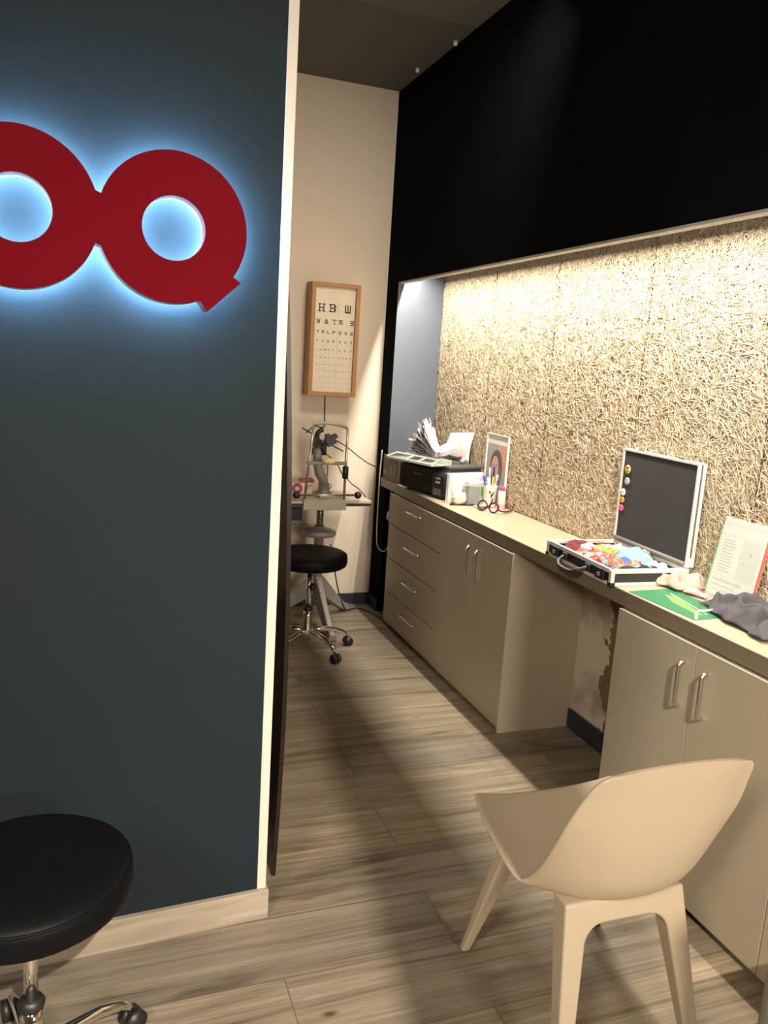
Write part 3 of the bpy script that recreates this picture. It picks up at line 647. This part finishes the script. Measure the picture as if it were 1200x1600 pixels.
mb = MB(); mb.box((-.1062, -.02, .035), (-.105, .03, .09)); mb.box((-.1062, -.07, .03), (-.105, -.04, .11)); mb.box((-.1062, .06, .03), (-.105, .12, .06)); mb.build('printed_panel', mat('faded_label_print', (.20, .19, .16), .6), bx)
tray_m = mat('pale_green_tray_plastic', (.62, .66, .58), .35, var=.03)
ty = thing('document_tray', 'pale slotted plastic tray lying across the printer', 'tray', (1.588, 3.648, CT+.1685), R(19))
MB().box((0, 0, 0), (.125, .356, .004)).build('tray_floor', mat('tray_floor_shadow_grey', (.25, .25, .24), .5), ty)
mb = MB(); mb.box((-.006, -.004, 0), (0, .360, .013)); mb.box((.125, -.004, 0), (.130, .36, .028)); mb.build('tray_lip', tray_m, ty, bevel=.002)
mb = MB(); mb.tube([(-.003, .002, .012), (.05, .006, .030), (.056, .34, .030), (-.003, .356, .012)], .0038, 8); mb.build('tray_rail', tray_m, ty)
for y in (.110, .205): MB().tube([(-.003, y, .012), (.05, y-.004, .029)], .0042, 8).build('tray_divider', tray_m, ty)
news = mat('newsprint', (.46, .435, .44), .85, var=.6, scale=60); news2 = mat('newsprint_dark', (.16, .145, .15), .85, var=.6, scale=70)
np_ = thing('newspaper_bundle', 'dishevelled bundle of curled newspapers on the slotted tray', 'newspapers', (1.650, 3.765, CT+.204), R(19))
rg = random.Random(3)
def rag(s_, i, amt): return amt*(noise.noise(Vector((s_*9, i*3.1, 0)))+.6*noise.noise(Vector((s_*23, i*1.7, 4))))
for i in range(22):
    th = R(2+i*2.35); ln = .205-.0012*i+rg.uniform(-.025, .012); P = []
    sk = rg.uniform(-.025, .025); dep = .125-.0035*i
    for a in range(17):
        t = a/16; row = []
        for b in range(23):
            s_ = b/22; r = ln*t+rag(s_, i, .030)*t*t; an = th*(.80+.30*t)
            w = (.012*noise.noise(Vector((t*6, s_*5, i*1.9)))+.007*noise.noise(Vector((t*9, s_*13, i*5.3))))*t*1.5
            row.append(Vector((.004+dep*s_*(.75+.25*t)+sk*t, r*math.cos(an), .0011*i+r*math.sin(an)+w)))
        P.append(row)
    MB().grid(P).build('page', news if i % 2 else news2, np_, solid=.0014)
for i in range(8):
    P = []
    for a in range(12):
        t = a/11; row = []
        for b in range(9):
            s_ = b/8; z = .004+.0030*i+.038*t**1.6+.004*noise.noise(Vector((t*4, s_*4, i*2.2)))
            row.append(Vector((.02+.110*t+.003*i*t, -.020+.115*s_-.02*t+.02*rag(s_, i, .4)*t, z)))
        P.append(row)
    MB().grid(P).build('page', wht if i in (3, 7) else news, np_, solid=.0012)
mb = MB(); mb.prism([(0, 0), (.018, 0), (.018, .012), (0, .012)], (.115, .050, .0645), (.0, 1, .0), (.9, 0, .4), (0, 0, .001)); mb.build('print_block', ink, np_)
ps = [(1.862, 4.134, .997), (1.862, 3.795, .998), (1.893, 3.815, 1.159), (1.893, 4.110, 1.128)]
P = []
for i in range(9):
    t = i/8; row = []
    for j in range(9):
        s_ = j/8; a = Vector(ps[0]).lerp(Vector(ps[3]), t); b = Vector(ps[1]).lerp(Vector(ps[2]), t); p = a.lerp(b, s_)
        p.x -= .012*math.sin(math.pi*t)*.6+.010*(s_-.5)**2; row.append(p)
    P.append(row)
tag(MB((1.862, 3.96, .997)).grid(P).build('paper_sheet', wht, solid=.0012), 'blank white paper sheet standing in the rear feed of the printer', 'paper')
tf = thing('toy_bird', 'tiny blue and red bird figurine on the printer lid', 'figurine', (1.822, 3.79, CT+.1685), R(200))
toyb = mat('toy_blue_grey', (.30, .40, .46), .4); toyr = mat('toy_red', (.45, .05, .07), .4)
MB().ball((0, 0, .016), .016, (1.3, .9, .95)).build('bird_body', toyb, tf)
MB().ball((.016, 0, .033), .010).build('bird_head', toyr, tf)
MB().tube([(-.015, 0, .018), (-.034, 0, .020)], [.007, .003], 8).build('tail', toyb, tf)

# ------------------------------------------------------------------ desk clutter beside the printer
def glassy(name, col=(1, 1, 1), a=.25):
    return mat(name, col, .08, alpha=a, var=.01)
acr = glassy('clear_acrylic', (.85, .86, .88), .22)
dh = thing('document_holder', 'clear upright plastic holder of white papers beside the printer', 'document holder', (1.645, 3.566, CT), R(13))
MB().box((0, -.006, .001), (.232, -.004, .140)).build('front_sheet', acr, dh)
MB().box((0, .010, .001), (.232, .012, .150)).build('back_sheet', acr, dh)
MB().box((0, -.006, 0), (.003, .012, .145)).build('end_edge', mat('acrylic_edge_white', (.80, .78, .78), .3), dh)
for i, (h, x0) in enumerate(((.138, .010), (.146, .016))):
    P = [[Vector((x0+.21*b/8, -.002+.006*i+.004*math.sin(a*.7+b*.4), .002+h*a/8)) for b in range(9)] for a in range(9)]
    MB().grid(P).build('paper', mat('lilac_white_paper', (.68, .62, .63), .7), dh, solid=.001)
MB().tube(smooth_path([(.012, -.0035, .13), (.018, -.0035, .08), (.035, -.0035, .03), (.05, -.0035, .008)], 5), .002, 6).build('curled_edge', mat('mauve_print', (.35, .26, .32), .6), dh)
cb_ = thing('clear_box', 'small clear plastic box with green label behind the crumpled tissue', 'box', (1.735, 3.512, CT), R(4))
MB().box((.005, .004, .002), (.062, .040, .088)).build('grey_insert', mat('grey_foil', (.07, .07, .068), .35), cb_)
MB().box((0, 0, 0), (.100, .044, .112)).build('box_shell', acr, cb_, bevel=.002)
MB().box((.060, -.0012, .045), (.098, -.0002, .090)).build('green_label', mat('green_label_print', (.16, .36, .12), .5), cb_)
MB().box((-.001, -.001, .108), (.101, .045, .114)).build('rim', mat('acrylic_edge_white', (.80, .78, .78), .3), cb_)
def crumple_ball(name, c, r, sc, m, seed, label, cat):
    mb = MB(c); n = 28; vs, fs = [], []
    for i in range(n+1):
        for k in range(n):
            th = math.pi*i/n; a = 2*math.pi*k/n; d = Vector((math.sin(th)*math.cos(a), math.sin(th)*math.sin(a), math.cos(th)))
            q = 1+.55*(abs(noise.noise(d*2.3+Vector((seed, 0, 0))))-.25)+.22*noise.noise(d*5+Vector((0, seed, 0)))
            p = Vector((d.x*sc[0], d.y*sc[1], d.z*sc[2]))*r*q; vs.append(Vector(c)+Vector((p.x, p.y, max(p.z+r*sc[2]*.8, .001))))
    for i in range(n):
        for k in range(n):
            a, b = i*n+k, i*n+(k+1) % n; fs.append((a, a+n, b+n, b))
    mb.add(vs, fs, True); return tag(mb.build(name, m, weld=True), label, cat)
tis = mat('cream_tissue', (.72, .64, .48), .9, var=.05)
crumple_ball('tissue', (1.708, 3.548, CT), .034, (1.15, .62, .95), tis, 2.2, 'crumpled cream tissue in front of the clear document holder', 'tissue')
tag(crumple((1.795, 3.462, CT), .10, .045, .1, .012, 4, n=14).build('tissue', mat('white_tissue', (.78, .74, .66), .9), solid=.001), 'flat white tissue lying between the dark pen and the mug', 'tissue')
pn = thing('pen', 'dark pen lying at the foot of the crumpled tissue', 'pen', (1.636, 3.506, CT+.0048))
MB().cyl((0, 0, 0), (.080, -.011, 0), .0042).build('barrel', blk, pn); MB().tube([(.080, -.011, 0), (.084, -.0116, 0), (.122, -.017, 0)], [.0044, .0044, .0042], 12).build('pen_cap', mat('pen_grip_dark', (.05, .03, .03), .4), pn)
mug_m = mat('white_mug_glaze', (.72, .69, .62), .25, var=.02); mug = thing('mug', 'white mug with dark leaf mark, full of pens', 'mug', (1.842, 3.492, CT))
MB().lathe([(.020, .001), (.029, .001), (.031, .004), (.038, .098), (.0385, .100), (.0365, .100), (.0352, .096), (.029, .008), (.004, .006)], n=40).build('mug_body', mug_m, mug)
lf = MB()
def leaf(pts):
    P = []
    for (a, z) in pts:
        rr = .031+.007*(z-.004)/.094+.0006; P.append(Vector((rr*math.cos(a), rr*math.sin(a), z)))
    lf.add(P, [tuple(range(len(P)))])
leaf([(R(232), .078), (R(252), .079), (R(248), .070), (R(245), .062), (R(239), .070)])
leaf([(R(253), .040), (R(250), .050), (R(252), .062), (R(262), .072), (R(283), .079), (R(277), .068), (R(266), .054)])
lf.build('leaf_mark', mat('dark_green_print', (.02, .045, .045), .4), mug, solid=.0006)
for nm, lab, col, tip, a0, a1, r in (('pen', 'blue pen leaning left in the mug', (.03, .09, .55), (.02, .03, .5), (-.004, .010, .012), (-.030, .020, .148), .0042), ('pen', 'white and mint pen leaning left in the mug', (.55, .80, .76), (.75, .85, .85), (.004, .006, .012), (-.018, .001, .142), .0042),
                               ('pen', 'white pen with clip standing upright in the mug', (.75, .73, .70), (.75, .73, .70), (.004, .004, .012), (-.006, .010, .190), .0040), ('pencil', 'yellow pencil with navy cap standing in the mug', (.55, .36, .03), (.03, .02, .16), (.010, -.004, .012), (.010, -.004, .200), .0042), ('pen', 'cream pen leaning right in the mug', (.75, .66, .52), (.78, .70, .55), (.006, -.010, .012), (.026, -.016, .158), .0048)):
    p0, p1 = Vector(a0), Vector(a1); t = thing(nm, lab, nm, Vector((1.842, 3.492, CT))+p0); d = p1-p0
    MB().tube([(0, 0, 0), d*.72], r, 12).build('barrel', mat('pen_%s' % lab[:9].replace(' ', '_'), col, .35), t)
    MB().tube([d*.7201, d*.98, d], [r*1.08, r*1.08, r*.6], 12).build('pen_cap', mat('cap_%s' % lab[:9].replace(' ', '_'), tip, .35), t)
bt = thing('bottle', 'small white bottle with pink cap beside the mug', 'bottle', (1.868, 3.414, CT))
MB().lathe([(.006, .0005), (.0175, .0005), (.019, .003), (.019, .078), (.016, .088), (.010, .090)], n=28).build('bottle_body', mat('white_bottle_plastic', (.72, .66, .58), .4), bt)
MB().lathe([(.0095, .0885), (.0135, .0887), (.0135, .106), (.0125, .108), (.002, .108)], n=24).build('cap', mat('pink_cap', (.62, .06, .18), .4), bt)
MB().lathe([(.0192, .008), (.0194, .009), (.0194, .024), (.0192, .025)], n=28).build('pink_label', mat('pink_label_print', (.68, .32, .38), .5), bt)
# photo stand leaning on the wall
fs_ = thing('photo_stand', 'upright acrylic stand with portrait of a dark-haired woman, behind the mug', 'photo stand', (1.886, 3.54, CT))
MB().box((.004, -.108, .001), (.008, .108, .345)).build('back_sheet', mat('white_card_backing', (.66, .64, .60), .5), fs_)
MB().box((-.001, -.112, 0), (.003, .112, .348)).build('front_sheet', glassy('clear_acrylic_thin', (.9, .9, .92), .10), fs_)
mb = MB(); mb.box((-.002, -.113, 0), (.009, -.109, .349)); mb.box((-.002, .109, 0), (.009, .113, .349)); mb.box((-.002, -.113, .346), (.009, .113, .350)); mb.build('edges', mat('acrylic_edge_pale', (.74, .66, .60), .3), fs_)
def pp(name, poly, col, dx, parent=fs_): return MB().prism(poly, (.0040-dx, 0, 0), (0, -1, 0), (0, 0, 1), (-.0002, 0, 0)).build(name, mat('photo_'+name, col, .5, var=.25, scale=40), parent)
ph = pp('photo_print', [(-.105, .002), (.105, .002), (.105, .300), (-.105, .300)], (.24, .23, .25), .0002)
def part_of(n, poly, c, dx): return pp(n, poly, c, dx, ph)
part_of('orange_backdrop', [(.0, .17), (.104, .17), (.104, .298), (.0, .298)], (.50, .17, .03), .0005)
part_of('green_backdrop', [(.02, .02), (.104, .02), (.104, .169), (.02, .169)], (.16, .17, .13), .0005)
part_of('hair', [(.0+.062*math.cos(a)*(1 if math.sin(a) > 0 else 1.1), .19+.085*math.sin(a)*(1 if math.sin(a) > 0 else 1.5)) for a in [2*math.pi*i/30 for i in range(30)]], (.035, .022, .020), .0008)
part_of('face', [(-.012+.038*math.cos(a), .185+.058*math.sin(a)) for a in [2*math.pi*i/26 for i in range(26)]], (.52, .26, .17), .0011)
part_of('neck', [(-.03, .09), (.012, .09), (.006, .14), (-.026, .14)], (.45, .21, .14), .0010)
part_of('blouse', [(-.104, .01), (.05, .01), (.035, .075), (.008, .10), (-.034, .10), (-.085, .085)], (.50, .10, .06), .0012)
for x in (-.027, .004): part_of('eye', [(x+.008*math.cos(a), .197+.0035*math.sin(a)) for a in [2*math.pi*i/12 for i in range(12)]], (.03, .02, .02), .0014)
part_of('mouth', [(-.028, .158), (.002, .160), (-.004, .152), (-.022, .150)], (.38, .04, .05), .0014)
# spectacles lying upside down
gm = mat('dark_red_acetate', (.060, .008, .012), .22, var=.15); gt = thing('spectacles', 'dark red spectacles lying upside down on the counter', 'spectacles', (1.757, 3.335, CT), R(25))
for s_ in (-1, 1):
    MB().tube([Vector((.006*math.sin(a), s_*.034+.0255*math.cos(a), .0262+.022*math.sin(a))) for a in [2*math.pi*i/32 for i in range(33)]], .0040, 8, cap=False).build('rim', gm, gt)
    t = MB(); t.tube(smooth_path([(.0, s_*.062, .020), (.02, s_*.068, .012), (.070, s_*.068, .0075), (.100, s_*.066, .014), (.116, s_*.064, .044)], 5), [.0075]*6+[.0072]*5+[.006]*5+[.0045]*5, 10, flat=.5); t.build('temple', gm, gt)
    MB().tube([Vector((.004, s_*.034, .0262)), Vector((.0048, s_*.034, .0262))], .0226, 28).build('lens', glassy('spectacle_lens', (.9, .9, .92), .10), gt)
MB().tube(smooth_path([(.003, -.010, .030), (.0, 0, .026), (.003, .010, .030)], 5), .0042, 8).build('bridge', gm, gt)

# ------------------------------------------------------------------ open case with cleaning cloths
alu = mat('brushed_aluminium', (.74, .72, .68), .38, .35, var=.04); cblk = mat('black_case_panel', (.016, .017, .017), .5, var=.12, bump=.2, bscale=500)
lin = mat('case_foam_black', (.030, .029, .027), .85, var=.1, scale=25, bump=.2, bscale=400); linl = mat('case_lining_cream', (.62, .52, .42), .8)
cs = thing('aluminium_case', 'open aluminium flight case with black lid, overhanging the counter edge', 'case', (1.570, 2.095, CT+.0005), R(-3))
DP, WD, HT = .296, .435, .056
mb = MB(); mb.box((.002, .002, .002), (DP-.002, WD-.002, .006)); mb.box((.002, .002, .006), (.008, WD-.002, HT-.004)); mb.box((DP-.008, .002, .006), (DP-.002, WD-.002, HT-.004)); mb.box((.008, .002, .006), (DP-.008, .008, HT-.004)); mb.box((.008, WD-.008, .006), (DP-.008, WD-.002, HT-.004)); mb.build('base_shell', cblk, cs)
mb = MB(); mb.box((.009, .009, .0065), (DP-.009, WD-.009, .012)); mb.build('lining', linl, cs)
def rim(mb, z0, z1, t, x0=0, x1=DP):
    mb.box((x0, 0, z0), (x0+t, WD, z1)); mb.box((x1-t, 0, z0), (x1, WD, z1)); mb.box((x0+t, 0, z0), (x1-t, t, z1)); mb.box((x0+t, WD-t, z0), (x1-t, WD, z1))
mb = MB(); rim(mb, HT-.014, HT, .011); mb.build('upper_rim', alu, cs, bevel=.0012)
mb = MB(); rim(mb, 0, .012, .009); mb.build('lower_rim', alu, cs, bevel=.0012)
for x in (0, DP):
    for y in (0, WD):
        mb = MB(); sx, sy = (1 if x == 0 else -1), (1 if y == 0 else -1); mb.box((x-.0015*sx, y-.0015*sy, .010), (x+.014*sx, y+.014*sy, HT-.002)); c = mb.build('corner_post', alu, cs, bevel=.003)
        mb = MB(); mb.box((x-.003*sx, y-.003*sy, -.0004), (x+.017*sx, y+.017*sy, .013)); mb.build('corner_cap', blk, cs, bevel=.003)
for y in (.062, .365):
    mb = MB(); mb.box((-.006, y-.026, .010), (0, y+.026, .046)); l = mb.build('latch', blk, cs, bevel=.002)
    MB().box((-.010, y-.008, .020), (-.006, y+.008, .032)).build('latch_tongue', chrome, l, bevel=.001)
mb = MB()
for y in (.135, .29): mb.box((-.010, y-.014, .016), (0, y+.014, .042))
mb.build('handle_mount', blk, cs, bevel=.003)
mb = MB(); mb.tube(smooth_path([(-.008, .29, .030), (-.030, .282, .020), (-.044, .262, .006), (-.046, .212, .001), (-.044, .165, .006), (-.030, .143, .020), (-.008, .135, .030)], 5), [.006]*6+[.009]*19+[.006]*6, 12); mb.build('carry_handle', blk, cs)
LX0, LX1, LZ0, LZ1 = .280, .312, HT+.002, .408
ld = MB(); ld.box((LX0+.008, .006, LZ0+.004), (LX1-.001, WD-.006, LZ1-.004)); lid = ld.build('lid', cblk, cs)
mb = MB(); mb.box((LX0+.0045, .012, LZ0+.012), (LX0+.0078, WD-.012, LZ1-.012)); mb.build('lid_lining', lin, lid)
def frame(mb, x0, x1, t):
    mb.box((x0, 0, LZ0), (x1, t, LZ1)); mb.box((x0, WD-t, LZ0), (x1, WD, LZ1)); mb.box((x0, t, LZ1-t), (x1, WD-t, LZ1)); mb.box((x0, t, LZ0), (x1, WD-t, LZ0+t))
mb = MB(); frame(mb, LX0, LX0+.012, .008); frame(mb, LX1-.012, LX1, .008); mb.build('lid_frame', alu, lid, bevel=.001)
mb = MB(); mb.tube([(LX0, .01, LZ0+.010), (LX0, WD-.01, LZ0+.010)], .009, 10); mb.build('hinge_padding', mat('grey_piping', (.13, .115, .10), .5), lid)
for y in (.10, .33): MB().box((LX0+.006, y-.018, LZ1), (LX1-.008, y+.018, LZ1+.006)).build('lid_catch', chrome, lid, bevel=.001)
for y in (.0,): MB().box((LX0+.004, -.004, LZ0+.002), (LX0+.020, -.0002, LZ0+.034)).build('lid_stay', alu, lid)
bad = [('round badge with red, yellow and green bands, topmost in the case lid', .0165, .3960, .3315, [(.55, .02, .02), (.65, .42, .03), (.12, .28, .04)]), ('small grey-beige round badge, second from the top in the case lid', .0140, .3910, .2875, [(.42, .36, .28), (.55, .50, .42), (.36, .30, .24)]),
       ('white round badge with grey mark, middle one in the case lid', .0135, .4090, .2435, [(.75, .74, .72), (.40, .42, .36), (.75, .74, .72)]), ('orange round badge in the case lid', .0115, .4080, .2145, [(.80, .30, .02), (.65, .18, .01), (.80, .32, .03)]), ('pink round badge, lowest in the case lid', .0120, .4090, .1835, [(.80, .10, .30), (.75, .02, .16), (.85, .20, .42)])]
CSM = Matrix.Translation(cs.location) @ Matrix.Rotation(R(-3), 4, 'Z')
for lab, r, y, z, cols in bad:
    p = CSM @ Vector((LX0+.0042, y, z)); t = thing('badge', lab, 'badge', p, R(-3), 'pin badges in the case lid')
    rot = Matrix.Rotation(R(-90), 3, 'Y')
    MB().lathe([(r*.4, 0), (r, .0002), (r, .003), (r*.82, .0045)], n=28, mat3=rot).build('badge_disc', mat('badge_rim_%d' % int(z*1000), cols[0] if sum(cols[0]) > 1 else (.6, .5, .2), .3), t)
    for k, c in enumerate(cols):
        a0, a1 = -.78+.52*k, -.78+.52*(k+1); hh = r*.80; pts = []
        zz = [a1, a0]
        top = [(math.sqrt(max(0, 1-q*q))*hh, -q*hh) for q in np.linspace(a0, a1, 6)]
        poly = top+[(-x, z_) for x, z_ in reversed(top)]
        MB().prism(poly, (-.0045, 0, 0), (0, 1, 0), (0, 0, 1), (-.0005, 0, 0)).build('colour_band', mat('badge_%d_%d' % (int(z*1000), k), c, .3), t)
GC = 'cleaning cloths in the open case'
def cloth(label, x, y, sx, sy, rz, amp, seed, m, z=.018, zig=0, dome=.016, n=34, freq=17):
    p = CSM @ Vector((x, y, z)); mb = crumple((p.x, p.y, p.z), sx, sy, R(rz), amp, seed, n=n, freq=freq, zig=zig, dome=dome, base=.0)
    return tag(mb.build('cleaning_cloth', m, solid=.0012), label, 'cloth', GC)
F_ = lambda n, c: mat(n, c, .85, var=.06, scale=60)
cloth('dark red zigzag-edged cloth at the left end of the open case', .10, .375, .13, .10, 20, .022, 1, F_('dark_red_cloth', (.13, .012, .011)), z=.030, zig=.08, n=30)
cloth('dark red cloth along the hinge side of the open case', .215, .365, .09, .11, -8, .02, 12, F_('dark_red_cloth', (.13, .012, .011)), z=.026, zig=.07)
cloth('small white cloth beside the dark red one in the case', .115, .330, .10, .085, 40, .022, 2, F_('white_cloth', (.56, .54, .53)), z=.036)
cloth('pale blue-white cloth at the back left of the open case', .215, .310, .10, .13, 5, .024, 3, F_('ice_blue_cloth', (.34, .40, .44)), z=.032)
cloth('green and yellow patterned cloth in the middle of the case', .165, .250, .14, .14, 25, .028, 4, cloth_pattern('green_yellow_cloth', [(.05, .17, .03), (.38, .33, .03), (.16, .28, .05), (.42, .44, .28)], 17), z=.036)
cloth('red and white patterned cloth along the front of the case', .075, .235, .11, .17, 10, .026, 5, cloth_pattern('red_white_cloth', [(.46, .40, .38), (.36, .025, .022), (.46, .12, .09), (.25, .27, .36)], 18), z=.036)
cloth('lilac and green cloth by the hinge behind the blue one', .235, .190, .10, .13, -20, .03, 6, cloth_pattern('lilac_green_cloth', [(.32, .25, .36), (.12, .20, .10), (.40, .37, .39)], 14), z=.034)
cloth('light blue cloth heaped at the right of the case', .175, .140, .15, .13, 30, .036, 7, F_('light_blue_cloth', (.17, .33, .46)), z=.040, freq=12, dome=.020)
cloth('orange, red and blue patterned cloth at the front right corner of the case', .095, .110, .12, .15, 0, .026, 8, cloth_pattern('orange_blue_cloth', [(.06, .10, .28), (.45, .10, .03), (.46, .28, .17), (.36, .02, .03), (.16, .32, .36)], 15), z=.040)
cloth('white cloth at the right end of the open case', .195, .060, .14, .08, 10, .02, 9, F_('white_cloth', (.56, .54, .53)), z=.034)
cloth('black zigzag-edged cloth along the right rim of the case', .135, .040, .20, .055, 3, .014, 10, F_('black_cloth', (.012, .012, .013)), z=.036, zig=.12, n=34, dome=.014)

# ------------------------------------------------------------------ right end of the counter
gl = thing('leaflet', 'flat green leaflet on the counter in front of the case', 'leaflet', (1.612, 1.748, CT+.0002), R(2.5))
MB().box((0, 0, 0), (.168, .288, .0016)).build('page', mat('leaflet_green', (.022, .165, .070), .4, var=.1, scale=8), gl)
lg_ = mat('leaflet_lime', (.15, .34, .075), .4); mb = MB()
mb.prism([(.045, .05), (.062, .03), (.115, .20), (.098, .235), (.060, .16)], (0, 0, .0016), (1, 0, 0), (0, 1, 0), (0, 0, .0003)); mb.build('lime_shape', lg_, gl)
mb = MB(); mb.prism([(.075, .03), (.079, .03), (.128, .24), (.122, .24)], (0, 0, .0019), (1, 0, 0), (0, 1, 0), (0, 0, .0003)); mb.prism([(.004, .004), (.014, .004), (.060, .05), (.052, .055)], (0, 0, .0016), (1, 0, 0), (0, 1, 0), (0, 0, .0004)); mb.build('pale_line', mat('leaflet_pale', (.55, .72, .52), .4), gl)
bg = mat('beige_cloth', (.36, .31, .25), .85, var=.05)
mb = crumple((1.822, 2.062, CT+.003), .125, .140, R(20), .042, 21, n=36, freq=20, dome=.014)
tag(mb.build('cleaning_cloth', bg, solid=.0014), 'crumpled beige cloth on the counter at the right of the case', 'cloth')
pk_ = thing('sachet', 'small pinkish white sachet between the beige and dark grey cloths', 'sachet', (1.800, 1.945, CT+.003), R(-62))
mb = crumple((0, 0, .004), .075, .034, 0, .012, 31, n=12, dome=.010); mb.build('pouch', mat('pink_white_foil', (.68, .50, .46), .35), pk_, solid=.001)
MB().box((-.012, -.008, .020), (.016, .006, .0212)).build('red_print', mat('sachet_red', (.45, .08, .08), .4), pk_)
gc = mat('dark_grey_microfibre', (.060, .055, .062), .85, var=.08, scale=200)
mb = crumple((1.790, 1.690, CT+.003), .195, .350, R(-14), .052, 14, n=64, freq=13, dome=.020)
tag(mb.build('cleaning_cloth', gc, solid=.0016), 'large dark grey cloth heaped at the right end of the counter', 'cloth')
pc = thing('pencil', 'white pencil with pink end lying on the green leaflet', 'pencil', (1.664, 1.806, CT+.0062)); d = Vector((.140, -.030, .012))
MB().tube([(0, 0, 0), d*.12, d*.90], [.0008, .0036, .0036], 8).build('barrel', mat('white_pencil_lacquer', (.76, .68, .60), .35), pc)
MB().tube([d*.901, d], .0040, 10).build('end_cap', mat('pencil_pink', (.72, .22, .26), .5), pc)
# brochure stand: leans back on the wall
bs = thing('leaflet_stand', 'leaning clear stand holding a pale printed leaflet, right of the case', 'leaflet stand', (1.850, 1.885, CT), R(0))
B0 = Vector((0, 0, 0)); BU = Vector((0, -1, 0)); BV = Vector((.043, 0, .252)).normalized(); BN = Vector((-BV.z, 0, BV.x))
def bq(mb, x0, x1, y0, y1, n0, n1): return mb.obox(B0+BU*(x0+x1)/2+BV*(y0+y1)/2+BN*(n0+n1)/2, BU*(x1-x0)/2, BV*(y1-y0)/2, BN*(n1-n0)/2)
bq(MB(), -.088, .088, .012, .258, -.003, 0).build('leaflet_page', mat('pale_leaflet_paper', (.50, .48, .40), .5, var=.03), bs)
bq(MB(), -.090, .090, .004, .262, .001, .003).build('front_sheet', acr, bs)
bq(MB(), -.103, -.070, .010, .226, -.008, -.005).build('green_leaflet_behind', mat('leaflet_green_light', (.22, .46, .18), .5), bs)
bq(MB(), .060, .097, .010, .240, -.008, -.005).build('red_leaflet_behind', mat('leaflet_red', (.52, .16, .12), .5), bs)
bq(MB(), -.090, .090, 0, .004, -.008, .022).build('foot', acr, bs)
gi = mat('leaflet_grey_print', (.17, .19, .13), .6); gi2 = mat('leaflet_dark_print', (.10, .12, .10), .6); gi3 = mat('leaflet_panel_tint', (.33, .36, .28), .6)
mb = MB()
for y in (.246, .238, .205, .075): bq(mb, -.084, .084, y, y+.0012, 0, .0004)
for k in range(11): bq(mb, -.074, -.074+.045+.012*((k*7) % 3)/2, .188-k*.010, .1915-k*.010, 0, .0004)
mb.build('text_lines', gi, bs)
bq(MB(), .004, .080, .082, .200, 0, .0003).build('tinted_panel', gi3, bs)
mb = MB(); bq(mb, .040, .050, .158, .168, 0, .0006); bq(mb, .022, .030, .130, .135, 0, .0006); bq(mb, .034, .046, .126, .1275, 0, .0006)
rg = random.Random(9)
for row, y in enumerate((.056, .040, .026)):
    for k in range(12-2*row):
        x = -.078+k*.0098; h = .006+rg.random()*.006 - row*.002; bq(mb, x, x+.004+rg.random()*.003, y, y+h, 0, .0005)
mb.build('handwriting', gi2, bs)
